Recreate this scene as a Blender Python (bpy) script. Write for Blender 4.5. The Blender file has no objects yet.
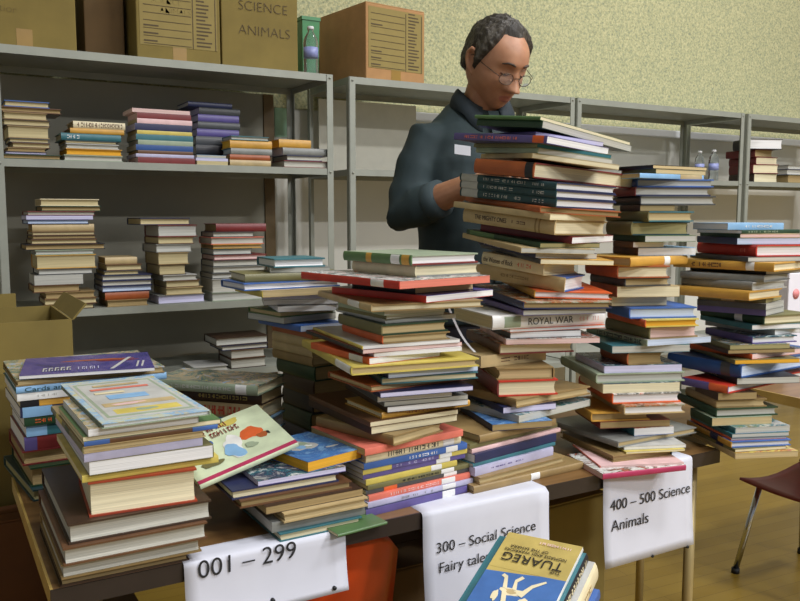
import bpy, bmesh, math, random
from mathutils import Vector, Matrix, Euler, noise as mnoise

SC = bpy.context.scene
COL = SC.collection
R = math.radians
random.seed(7)

# ------------------------------------------------------------------ camera
F_PX = 822.0
CAM = Vector((0.0, 0.0, 1.27))
YAW, PITCH = R(30.0), math.atan(85.5 / F_PX)
FWD = Vector((math.sin(YAW) * math.cos(PITCH), math.cos(YAW) * math.cos(PITCH), -math.sin(PITCH)))
RGT = Vector((math.cos(YAW), -math.sin(YAW), 0.0))
UPV = RGT.cross(FWD)
cam_d = bpy.data.cameras.new('camera')
cam_d.sensor_fit = 'HORIZONTAL'
cam_d.sensor_width = 36.0
cam_d.lens = 36.0 * F_PX / 800.0
cam_d.clip_start = 0.05
cam_o = bpy.data.objects.new('camera', cam_d)
COL.objects.link(cam_o)
cam_o.matrix_world = Matrix((
    (RGT.x, UPV.x, -FWD.x, CAM.x), (RGT.y, UPV.y, -FWD.y, CAM.y),
    (RGT.z, UPV.z, -FWD.z, CAM.z), (0, 0, 0, 1)))
SC.camera = cam_o

def ray(px, py):
    return FWD + RGT * ((px - 400.0) / F_PX) - UPV * ((py - 300.5) / F_PX)
def at_y(px, py, Y):
    d = ray(px, py)
    return CAM + d * (Y / d.y)
def at_z(px, py, Z):
    d = ray(px, py)
    return CAM + d * ((Z - CAM.z) / d.z)
def proj(p):
    v = Vector(p) - CAM
    q = v.dot(FWD)
    return 400 + F_PX * v.dot(RGT) / q, 300.5 - F_PX * v.dot(UPV) / q

# --------------------------------------------------------------- materials
def lin(c):
    c = c / 255.0
    return c / 12.92 if c <= 0.04045 else ((c + 0.055) / 1.055) ** 2.4
def rgb(c, k=1.0):
    return (min(1, lin(c[0]) * k), min(1, lin(c[1]) * k), min(1, lin(c[2]) * k), 1.0)

PAL = dict(
    grn=(84, 116, 72), dgreen=(34, 64, 42), olive=(112, 108, 70), tan=(186, 164, 120), dtan=(146, 122, 80),
    cream=(222, 210, 174), white=(228, 228, 226), lgrey=(184, 184, 180), grey=(130, 132, 128), dgrey=(72, 74, 76),
    black=(30, 30, 36), brown=(100, 68, 44), dbrown=(62, 44, 32), rust=(160, 84, 44), red=(190, 52, 38),
    maroon=(118, 42, 42), salmon=(220, 118, 100), orange=(212, 96, 48), gold=(200, 152, 64), yellow=(204, 186, 92),
    navy=(38, 44, 80), blue=(62, 100, 168), lblue=(134, 178, 218), teal=(56, 110, 120), dteal=(34, 66, 72),
    purple=(92, 82, 140), lav=(182, 180, 208), magenta=(176, 50, 92), pink=(226, 190, 190), pgreen=(206, 218, 186),
    sage=(150, 164, 140), bblue=(40, 78, 138), brick=(158, 62, 40), mustard=(182, 162, 92), cblue=(66, 106, 166), violet=(62, 58, 132))
PAGE = dict(cream=(226, 216, 182), white=(232, 232, 232), tan=(196, 176, 132), grey=(188, 188, 180),
            dtan=(162, 140, 98), lav=(206, 204, 232), pink=(226, 196, 190), aged=(196, 182, 140), dull=(188, 186, 174), salmon=(220, 130, 112), lblue=(180, 200, 224), brown=(120, 90, 60), gold=(226, 170, 56), olive=(160, 152, 108), blue=(196, 210, 232))
MATS = {}

def new_mat(name):
    m = bpy.data.materials.new(name)
    m.use_nodes = True
    nt = m.node_tree
    return m, nt, nt.nodes['Principled BSDF']
def nd(nt, kind, **kw):
    n = nt.nodes.new(kind)
    for k, v in kw.items():
        if k in n.inputs:
            n.inputs[k].default_value = v
        else:
            setattr(n, k, v)
    return n
def ramp(nt, stops, interp='LINEAR'):
    n = nt.nodes.new('ShaderNodeValToRGB')
    cr = n.color_ramp
    cr.interpolation = interp
    while len(cr.elements) < len(stops):
        cr.elements.new(0.5)
    for e, (p, c) in zip(cr.elements, stops):
        e.position = p
        e.color = c
    return n

def mat(name, c, rough=0.5, var=0.12, scale=18.0, metal=0.0, bump=0.0, spec=0.5):
    """plain procedural surface: a base colour with mild noise mottling"""
    if name in MATS:
        return MATS[name]
    m, nt, b = new_mat(name)
    tc = nd(nt, 'ShaderNodeTexCoord')
    nz = nd(nt, 'ShaderNodeTexNoise', Scale=scale, Detail=4.0)
    nt.links.new(tc.outputs['Object'], nz.inputs['Vector'])
    cr = ramp(nt, [(0.3, rgb(c, 1 - var)), (0.7, rgb(c, 1 + var))])
    nt.links.new(nz.outputs['Fac'], cr.inputs['Fac'])
    nt.links.new(cr.outputs['Color'], b.inputs['Base Color'])
    b.inputs['Roughness'].default_value = rough
    b.inputs['Metallic'].default_value = metal
    b.inputs['Specular IOR Level'].default_value = spec
    if bump:
        bp = nd(nt, 'ShaderNodeBump', Strength=bump, Distance=0.002)
        nt.links.new(nz.outputs['Fac'], bp.inputs['Height'])
        nt.links.new(bp.outputs['Normal'], b.inputs['Normal'])
    MATS[name] = m
    return m
def cover_mat(c):
    return mat('cover_' + c, PAL[c], rough=0.42, var=0.14, scale=25.0)
def page_mat(c):
    name = 'pages_' + c
    if name in MATS:
        return MATS[name]
    m, nt, b = new_mat(name)
    tc = nd(nt, 'ShaderNodeTexCoord')
    mp = nd(nt, 'ShaderNodeMapping')
    mp.inputs['Scale'].default_value = (6, 6, 900)
    nz = nd(nt, 'ShaderNodeTexNoise', Scale=1.0, Detail=3.0)
    nt.links.new(tc.outputs['Object'], mp.inputs['Vector'])
    nt.links.new(mp.outputs['Vector'], nz.inputs['Vector'])
    c = PAGE.get(c) or PAL[c]
    cr = ramp(nt, [(0.3, rgb(c, 0.78)), (0.65, rgb(c, 1.05))])
    nt.links.new(nz.outputs['Fac'], cr.inputs['Fac'])
    nt.links.new(cr.outputs['Color'], b.inputs['Base Color'])
    b.inputs['Roughness'].default_value = 0.85
    b.inputs['Specular IOR Level'].default_value = 0.2
    MATS[name] = m
    return m
def art_mat(key, base, cols, scale=14.0, rough=0.25, cover=0.42):
    """printed pictorial cover: blotches of several inks on a ground colour"""
    name = 'printed_' + key
    if name in MATS:
        return MATS[name]
    m, nt, b = new_mat(name)
    tc = nd(nt, 'ShaderNodeTexCoord')
    n1 = nd(nt, 'ShaderNodeTexNoise', Scale=scale, Detail=5.0, Roughness=0.6)
    n2 = nd(nt, 'ShaderNodeTexNoise', Scale=scale * 0.8, Detail=6.0, Roughness=0.72, Distortion=1.6)
    nt.links.new(tc.outputs['Object'], n1.inputs['Vector'])
    nt.links.new(tc.outputs['Object'], n2.inputs['Vector'])
    k = len(cols)
    cr = ramp(nt, [(0.26 + 0.48 * i / (k - 1), rgb(PAL[c] if isinstance(c, str) else c)) for i, c in enumerate(cols)])
    nt.links.new(n2.outputs['Fac'], cr.inputs['Fac'])
    th = ramp(nt, [(0.60 - cover * 0.45, (0, 0, 0, 1)), (0.68 - cover * 0.45, (1, 1, 1, 1))])
    nt.links.new(n1.outputs['Fac'], th.inputs['Fac'])
    mx = nt.nodes.new('ShaderNodeMix')
    mx.data_type = 'RGBA'
    mx.inputs['A'].default_value = rgb(PAL[base] if isinstance(base, str) else base)
    nt.links.new(th.outputs['Color'], mx.inputs['Factor'])
    nt.links.new(cr.outputs['Color'], mx.inputs['B'])
    nt.links.new(mx.outputs['Result'], b.inputs['Base Color'])
    b.inputs['Roughness'].default_value = rough
    MATS[name] = m
    return m

# ------------------------------------------------------------ mesh helpers
class MB:
    """collects verts / faces (with a material slot per face) for ONE mesh"""
    def __init__(self):
        self.v, self.f, self.mi, self.smooth = [], [], [], []
    def add(self, vs, fs, mi=0, smooth=False):
        b = len(self.v)
        self.v += [tuple(x) for x in vs]
        for f in fs:
            self.f.append(tuple(b + i for i in f))
            self.mi.append(mi)
            self.smooth.append(smooth)
        return self
    def box(self, x0, x1, y0, y1, z0, z1, mi=0):
        vs = [(x0, y0, z0), (x1, y0, z0), (x1, y1, z0), (x0, y1, z0), (x0, y0, z1), (x1, y0, z1), (x1, y1, z1), (x0, y1, z1)]
        return self.add(vs, [(0, 3, 2, 1), (4, 5, 6, 7), (0, 1, 5, 4), (1, 2, 6, 5), (2, 3, 7, 6), (3, 0, 4, 7)], mi)
    def tube(self, pts, rads, n=10, mi=0, caps=True):
        """swept round tube through pts"""
        pts = [Vector(p) for p in pts]
        if not isinstance(rads, (list, tuple)):
            rads = [rads] * len(pts)
        vs, fs = [], []
        t0 = (pts[1] - pts[0]).normalized()
        ref = Vector((0, 0, 1)) if abs(t0.z) < 0.9 else Vector((1, 0, 0))
        a = t0.cross(ref).normalized()
        for i, p in enumerate(pts):
            t = (pts[min(i + 1, len(pts) - 1)] - pts[max(i - 1, 0)]).normalized()
            a = (a - t * a.dot(t)).normalized()
            bb = t.cross(a)
            for k in range(n):
                w = 2 * math.pi * k / n
                vs.append(p + (a * math.cos(w) + bb * math.sin(w)) * rads[i])
        for i in range(len(pts) - 1):
            for k in range(n):
                fs.append((i * n + k, i * n + (k + 1) % n, (i + 1) * n + (k + 1) % n, (i + 1) * n + k))
        if caps:
            fs.append(tuple(range(n - 1, -1, -1)))
            fs.append(tuple((len(pts) - 1) * n + k for k in range(n)))
        return self.add(vs, fs, mi, True)
    def lathe(self, prof, n=24, c=(0, 0, 0), mi=0):
        vs, fs = [], []
        for r, z in prof:
            for k in range(n):
                w = 2 * math.pi * k / n
                vs.append((c[0] + r * math.cos(w), c[1] + r * math.sin(w), c[2] + z))
        for i in range(len(prof) - 1):
            for k in range(n):
                fs.append((i * n + k, i * n + (k + 1) % n, (i + 1) * n + (k + 1) % n, (i + 1) * n + k))
        fs.append(tuple(range(n - 1, -1, -1)))
        fs.append(tuple((len(prof) - 1) * n + k for k in range(n)))
        return self.add(vs, fs, mi, True)
    def loft(self, rings, mi=0):
        """closed loft through rings of equal length"""
        n = len(rings[0])
        vs, fs = [], []
        for r in rings:
            vs += r
        for i in range(len(rings) - 1):
            for k in range(n):
                fs.append((i * n + k, i * n + (k + 1) % n, (i + 1) * n + (k + 1) % n, (i + 1) * n + k))
        fs.append(tuple(range(n - 1, -1, -1)))
        fs.append(tuple((len(rings) - 1) * n + k for k in range(n)))
        return self.add(vs, fs, mi, True)
    def build(self, name, mats, parent=None, loc=None, rot=None, bevel=0.0):
        me = bpy.data.meshes.new(name)
        me.from_pydata(self.v, [], self.f)
        mats = mats if isinstance(mats, (list, tuple)) else [mats]
        for m in mats:
            me.materials.append(m)
        me.polygons.foreach_set('material_index', self.mi)
        me.polygons.foreach_set('use_smooth', self.smooth)
        me.update()
        o = bpy.data.objects.new(name, me)
        COL.objects.link(o)
        if parent is not None:
            o.parent = parent
        if loc is not None:
            o.location = loc
        if rot is not None:
            o.rotation_euler = rot
        if bevel:
            md = o.modifiers.new('bevel', 'BEVEL')
            md.width = bevel
            md.segments = 2
            md.limit_method = 'ANGLE'
        return o

def empty(name, loc=(0, 0, 0), rz=0.0):
    o = bpy.data.objects.new(name, None)
    o.empty_display_size = 0.05
    COL.objects.link(o)
    o.location = loc
    o.rotation_euler = (0, 0, rz)
    return o
def tag(o, label=None, cat=None, group=None, kind=None):
    if label: o['label'] = label
    if cat: o['category'] = cat
    if group: o['group'] = group
    if kind: o['kind'] = kind
    return o
def struct(o):
    o['kind'] = 'structure'
    return o
_fc = [0]
def text_mesh(name, body, size, m, parent, origin, xdir, ydir, sx=1.0, align='LEFT', thick=0.0002, off=0.0):
    """raised lettering as a mesh; origin/xdir/ydir are in the parent's space"""
    cu = bpy.data.curves.new(name, 'FONT')
    cu.body = body
    cu.size = size
    cu.align_x = align
    cu.align_y = 'BOTTOM_BASELINE'
    cu.extrude = thick
    cu.offset = off
    tmp = bpy.data.objects.new('tmp_text', cu)
    COL.objects.link(tmp)
    dg = bpy.context.evaluated_depsgraph_get()
    me = bpy.data.meshes.new_from_object(tmp.evaluated_get(dg))
    bpy.data.objects.remove(tmp)
    bpy.data.curves.remove(cu)
    me.materials.clear()
    me.materials.append(m)
    o = bpy.data.objects.new(name, me)
    COL.objects.link(o)
    xd, yd = Vector(xdir).normalized(), Vector(ydir).normalized()
    zd = xd.cross(yd)
    M = Matrix(((xd.x * sx, yd.x, zd.x, origin[0]), (xd.y * sx, yd.y, zd.y, origin[1]), (xd.z * sx, yd.z, zd.z, origin[2]), (0, 0, 0, 1)))
    me.transform(M)
    o.parent = parent
    return o
# ------------------------------------------------------------------- books
ORD = ('top first second third fourth fifth sixth seventh eighth ninth tenth eleventh twelfth thirteenth fourteenth fifteenth '
       'sixteenth seventeenth eighteenth nineteenth twentieth').split()
TENS = {20: 'twenty', 30: 'thirty', 40: 'fortieth'}
def ordinal(n):
    if n <= 20: return ORD[n]
    if n == 30: return 'thirtieth'
    if n == 40: return 'fortieth'
    return {2: 'twenty', 3: 'thirty', 4: 'forty'}[n // 10] + '-' + ORD[n % 10]
ART = dict(
    comic=('white', ['black', 'salmon', 'white', 'dgrey', 'lgrey', 'black'], 26, 0.55),
    pale=((196, 206, 190), ['sage', 'yellow', (190, 204, 200), 'lblue', (200, 190, 150), (206, 214, 200)], 22, 0.5),
    kids=('pgreen', ['pgreen', 'orange', 'sage', 'yellow', 'white', 'lblue'], 12, 0.35),
    wild=('sage', ['olive', 'lblue', 'tan', 'teal', 'yellow', 'grey'], 18, 0.6),
    night=('violet', ['violet', 'navy', 'violet', 'purple', 'violet', 'navy'], 10, 0.5),
    sea=((74, 128, 190), ['cblue', 'lblue', 'cblue', (96, 150, 200), 'lgrey'], 14, 0.5),
    garden=('olive', ['yellow', 'grn', 'teal', 'lgrey', 'sage', 'cream'], 26, 0.6),
    photo=('brown', ['dbrown', 'tan', 'rust', 'sage', 'pink', 'brown'], 20, 0.6),
    city=('grey', ['dgrey', 'lgrey', 'navy', 'teal', 'white', 'grey'], 18, 0.6),
    party=('pink', ['magenta', 'sage', 'white', 'brown', 'salmon', 'olive'], 24, 0.65),
    manga=('yellow', ['orange', 'tan', 'rust', 'yellow', 'brown', 'olive'], 24, 0.6))

def spine_arc(t, g, W, n=6):
    pts = []
    for i in range(n + 1):
        w = math.pi * i / n
        pts.append((-W / 2 + g - g * math.sin(w) ** 0.6, t * i / n if g else t * i / n))
    return pts

def make_book(kind, w, d, t, spine, cover, page, opts):
    """root empty at the middle of the underside, with cover, page_block and spine pieces as children"""
    name = {'H': 'hardback_book', 'P': 'paperback_book', 'M': 'magazine'}[kind]
    root = empty(name)
    q = {'L': 0, 'R': 1, 'O': 2, 'B': 3}[spine]
    W, D = (w, d) if q % 2 == 0 else (d, w)
    rot = (0, 0, q * math.pi / 2)
    if kind == 'H':
        bt, ov, g = min(0.0028, t * 0.16), 0.0035, min(0.004, t * 0.14)
    elif kind == 'P':
        bt, ov, g = min(0.0008, t * 0.12), 0.0004, 0.0006
    else:
        bt, ov, g = min(0.0005, t * 0.12), 0.0003, min(0.0014, t * 0.3)
    x0, x1, y0, y1 = -W / 2, W / 2, -D / 2, D / 2
    cm = [cover_mat(cover), cover_mat(opts.get('sp', cover)), cover_mat(opts.get('topc', cover))]
    if 'top' in opts:
        a = ART[opts['top']]
        cm[2] = art_mat(opts['top'], a[0], a[1], a[2], cover=a[3])
    c = MB()
    c.box(x0 + g, x1, y0, y1, 0, bt, 0)
    c.box(x0 + g, x1, y0, y1, t - bt, t, 2)
    arc = spine_arc(t, g, W)
    n = len(arc)
    th = 0.002 if kind == 'H' else 0.0006
    vs = []
    for yy in (y0, y1):
        vs += [(x, yy, z) for x, z in arc]
        vs += [(max(x + th, x0 + g + 0.0002), yy, min(max(z, bt * 0.5), t - bt * 0.5)) for x, z in arc]
    fs = []
    for i in range(n - 1):
        fs.append((i, i + 1, 2 * n + i + 1, 2 * n + i))
        fs.append((n + i, 3 * n + i, 3 * n + i + 1, n + i + 1))
        fs.append((i, n + i, n + i + 1, i + 1))
        fs.append((2 * n + i, 2 * n + i + 1, 3 * n + i + 1, 3 * n + i))
    c.add(vs, fs, 1, False)
    c.build('cover', cm, root, rot=rot)
    p = MB()
    pz0, pz1 = bt + 0.0001, t - bt - 0.0001
    px1 = x1 - ov
    if kind == 'H' and t > 0.014:      # hollow fore edge and a rounded back
        k = 5
        vs, fs = [], []
        for yy in (y0 + ov, y1 - ov):
            for i in range(k + 1):
                z = pz0 + (pz1 - pz0) * i / k
                vs.append((px1 - 0.0035 * math.sin(math.pi * i / k), yy, z))
            for i in range(k + 1):
                vs.append((x0 + g + 0.0015, yy, pz0 + (pz1 - pz0) * i / k))
        m = 2 * (k + 1)
        for i in range(k):
            fs += [(i, i + 1, m + i + 1, m + i), (i, k + 1 + i, k + 2 + i, i + 1),
                   (m + i, m + i + 1, m + k + 2 + i, m + k + 1 + i), (k + 1 + i, m + k + 1 + i, m + k + 2 + i, k + 2 + i)]
        fs += [(0, m, m + k + 1, k + 1), (k, 2 * k + 1, m + 2 * k + 1, m + k)]
        p.add(vs, [f[::-1] for f in fs])
    else:
        p.box(x0 + g + 0.0008, px1, y0 + ov, y1 - ov, pz0, pz1)
    p.build('page_block', page_mat(page), root, rot=rot)
    def strip(t0, t1, col, nm, k=0.94, out=0.0004):
        s = MB()
        ya, yb = y1 - D * t0, y1 - D * t1
        pts = [(x - out, t / 2 + (z - t / 2) * k) for x, z in arc]
        vs = [(x, ya, z) for x, z in pts] + [(x, yb, z) for x, z in pts]
        s.add(vs, [(i, i + n, i + n + 1, i + 1) for i in range(n - 1)])
        # thin back faces so that the strip is a closed slip of paper
        vs2 = [(x + out * 0.8, ya, z) for x, z in pts] + [(x + out * 0.8, yb, z) for x, z in pts]
        s.add(vs2, [(i, i + 1, i + n + 1, i + n) for i in range(n - 1)])
        o = s.build(nm, cover_mat(col), root, rot=rot)
        return o
    for t0, t1, col, nm in opts.get('strips', ()):
        o = strip(t0, t1, col, nm, 1.0 if nm == 'spine_band' else 0.94)
        o['label'] = '%s %s on the spine' % (col, nm.replace('_', ' '))
    if 'txt' in opts:
        s, col, t0, t1, h = opts['txt']
        size = t * h / 0.72
        o = text_mesh('spine_title', s, size, cover_mat(col), root, (0, 0, 0), (1, 0, 0), (0, 1, 0))
        xs = [v.co.x for v in o.data.vertices]
        wd = max(xs) - min(xs)
        sx = D * (t1 - t0) / wd
        M = Matrix.Rotation(rot[2], 4, 'Z') @ Matrix(((0, 0, -1, x0 - 0.0004), (-sx, 0, 0, y1 - D * t0), (0, 1, 0, t * (0.5 - h / 2)), (0, 0, 0, 1)))
        o.data.transform(M)
    for t0, t1, col, h in opts.get('let', ()):
        rnd = random.Random(int(t * 1e6) + int(W * 1e5))
        s = MB()
        y = y1 - D * t0
        yend = y1 - D * t1
        lh = t * h
        while y > yend:
            cw = rnd.uniform(0.0025, 0.0055)
            if rnd.random() > 0.16:
                a = rnd.random()
                if a < 0.4:
                    s.box(x0 - 0.0006, x0 + 0.0004, y - cw * 0.3, y, t / 2 - lh / 2, t / 2 + lh / 2)
                elif a < 0.7:
                    s.box(x0 - 0.0006, x0 + 0.0004, y - cw, y, t / 2 + lh * 0.2, t / 2 + lh / 2)
                    s.box(x0 - 0.0006, x0 + 0.0004, y - cw, y, t / 2 - lh / 2, t / 2 - lh * 0.3)
                else:
                    s.box(x0 - 0.0006, x0 + 0.0004, y - cw, y - cw * 0.6, t / 2 - lh / 2, t / 2 + lh / 2)
                    s.box(x0 - 0.0006, x0 + 0.0004, y - cw * 0.5, y, t / 2 - lh * 0.1, t / 2 + lh * 0.1)
            y -= cw * 1.25
        if s.v:
            s.build('spine_lettering', cover_mat(col), root, rot=rot)
    return root

def hdir(px, py):
    d = ray(px, py)
    v = Vector((d.x, d.y))
    return v
def cross2(a, b):
    return a.x * b.y - a.y * b.x
def edge_len(C, u, px, py):
    """length along u from C until the vertical plane through pixel column px"""
    e = hdir(px, py)
    den = cross2(u, e)
    if abs(den) < 1e-6:
        return None
    s = cross2(e, Vector((C.x, C.y))) / den
    return s
def uv(phi):
    return Vector((math.cos(phi), math.sin(phi))), Vector((-math.sin(phi), math.cos(phi)))

STACKS = {}
def place_stack(key, phrase, rows, ztable, yctr, group, front=None, zmode='table', sig=0.006, lim=0.035, tilt=None, tiltref=None, roll=None, tfac=1.0):
    """rows top to bottom: (kind, spine, xa, xb, xc, ytop, thick_px, cover, page, look, opts)
    image measurements become real sizes at the stack's own distance"""
    sol = []
    for row in rows:
        kind, spine, xa, xb, xc, yt, th, cover, page, look = row[:10]
        o = dict(row[10]) if len(row) > 10 else {}
        rt = o.get('r', 1.38)
        r = rt if spine in 'LO' else 1 / rt
        yc = yctr + o.get('dy', 0.0)
        Y0 = yc - 0.12 if front is None else front + o.get('dy', 0.0)
        for it in range(6):
            C = at_y(xb, yt, Y0)
            if 'yaw' in o or xa is None:
                phi = R(o.get('yaw', 0.0))
            else:
                lo, hi = R(o.get('lo', -22)), R(o.get('hi', 62))
                for _ in range(40):
                    mid = (lo + hi) / 2
                    u, v = uv(mid)
                    dd, ww = edge_len(C, v, xa, yt), edge_len(C, u, xc, yt)
                    if ww is None or ww <= 0:
                        hi = mid
                    elif dd is None or dd <= 0 or dd / ww > r:
                        lo = mid
                    else:
                        hi = mid
                phi = (lo + hi) / 2
            u, v = uv(phi)
            w = edge_len(C, u, xc, yt)
            if w is None or w < 0.05 or w > 0.36:
                w = min(max(w or 0.3, 0.06), 0.36)
            if 'd' in o:
                d = o['d']
            elif xa is not None:
                d = edge_len(C, v, xa, yt)
                if d is None or d < 0.05 or d > 0.34:
                    d = 0.05 if d is not None and 0 < d < 0.05 else 0.3
            else:
                d = max(0.1, min(0.26, w * r))
            if front is None:
                cy = C.y + (u * (w / 2) + v * (d / 2)).y
                Y0 += (yc - cy)
                if 'back' in o:
                    pass
        depth = (C - CAM).dot(FWD)
        sol.append(dict(C=C, phi=phi, w=w, d=d, zr=C.z, t=max(0.0022, th * depth / F_PX * 0.985), row=row, o=o, yt=yt, xb=xb))
    for i, s in enumerate(sol):
        if tilt: s['zr'] -= .029 if i < 2 else .022 if i < 7 else .013 if i == 7 else .008 if i < 14 else .002 if i < 20 else .008 if i == 21 else 0.0
    n = len(sol)
    z = [s['zr'] for s in sol]
    if zmode == 'table':
        s1, s2 = 1 / sig ** 2, 1 / 0.0022 ** 2
        for it in range(400):
            for i in range(n):
                num, den = z[i] * 0 + sol[i]['zr'] * s1, s1
                if i > 0:
                    num += s2 * (z[i - 1] - sol[i - 1]['t']); den += s2
                if i < n - 1:
                    num += s2 * (z[i + 1] + sol[i]['t']); den += s2
                else:
                    num += 40 * s2 * (ztable + sol[i]['t']); den += 40 * s2
                z[i] = num / den
    # build bottom up, never thinner than 2.2 mm
    zb = ztable
    out = []
    for i in range(n - 1, -1, -1):
        s = sol[i]
        zt = max(z[i], zb + 0.0022)
        if i == n - 1 and 'tmax' in s['o']:
            zt = min(zt, zb + s['o']['tmax'])
        s['z0'], s['z1'] = zb, zt
        if front is None and s['yt'] > 300:
            # slide along the line of sight so that the corner sits exactly at its height
            P = at_z(s['xb'], s['yt'], zt)
            dy = P.y - s['C'].y
            lim2 = s['o'].get('lim', lim)
            dy = max(-lim2, min(lim2, dy))
            k = (s['C'].y + dy) / s['C'].y
            s['C'] = Vector((s['C'].x * k, s['C'].y * k, zt))
            s['w'] *= k; s['d'] *= k
        zb = zt + 0.0002
    for i, s in enumerate(sol):
        kind, spine, xa, xb, xc, yt, th, cover, page, look = s['row'][:10]
        u, v = uv(s['phi'])
        cxy = Vector((s['C'].x, s['C'].y)) + u * (s['w'] / 2) + v * (s['d'] / 2)
        b = make_book(kind, s['w'], s['d'], s['z1'] - s['z0'], spine, cover, page, s['o'])
        ti = R(tilt(i)) if tilt else 0.0
        s['cxy'], s['uv'] = cxy, (u, v)
        ref = Vector((math.sin(R(-15)), math.cos(R(-15))))
        off = (cxy - tiltref).dot(ref) * math.tan(ti) if tilt else 0.0
        b.location = (cxy.x, cxy.y, s['z0'] + off)
        ro = R(roll(i)) if roll else 0.0
        if roll:
            b.location.z -= ((cxy - tiltref).dot(Vector((math.cos(R(15)), math.sin(R(15))))) - .02) * math.tan(ro)
        q = Matrix.Rotation(ro, 3, Vector((-math.sin(R(15)), math.cos(R(15)), 0))) @ Matrix.Rotation(ti, 3, Vector((math.cos(R(15)), math.sin(R(15)), 0))) @ Matrix.Rotation(s['phi'], 3, 'Z')
        b.rotation_euler = q.to_euler()
        pos = 'topmost' if i == 0 else (('bottom' if i == n - 1 and n > 3 else ordinal(i + 1) + ' from top'))
        if not any(k in look for k in ('book', 'hardback', 'magazine', 'comic', 'annual', 'volume')):
            look = look if 'paperback' in look else 'book with ' + look
        lab = s['o'].get('label') or '%s, %s in %s' % (look, pos, phrase)
        tag(b, lab, 'magazine' if kind == 'M' else 'book', group)
        s['obj'] = b
        s['rot'] = q
    if tilt:      # settle the leaning books on one another, bottom to top
        for i in range(n - 2, -1, -1):
            up, lo_ = sol[i], sol[i + 1]
            pen = -1.0
            for a in range(9):
                for c in range(9):
                    p = up['obj'].location + up['rot'] @ Vector(((a / 8 - .5) * up['w'], (c / 8 - .5) * up['d'], 0))
                    l = lo_['rot'].inverted() @ (p - lo_['obj'].location)
                    if abs(l.x) <= lo_['w'] / 2 + .012 and abs(l.y) <= lo_['d'] / 2 + .012:
                        pen = max(pen, (lo_['z1'] - lo_['z0']) - l.z)
            if pen > -1.0:
                up['obj'].location.z += pen + .0003
    STACKS[key] = sol
    return sol
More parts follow.
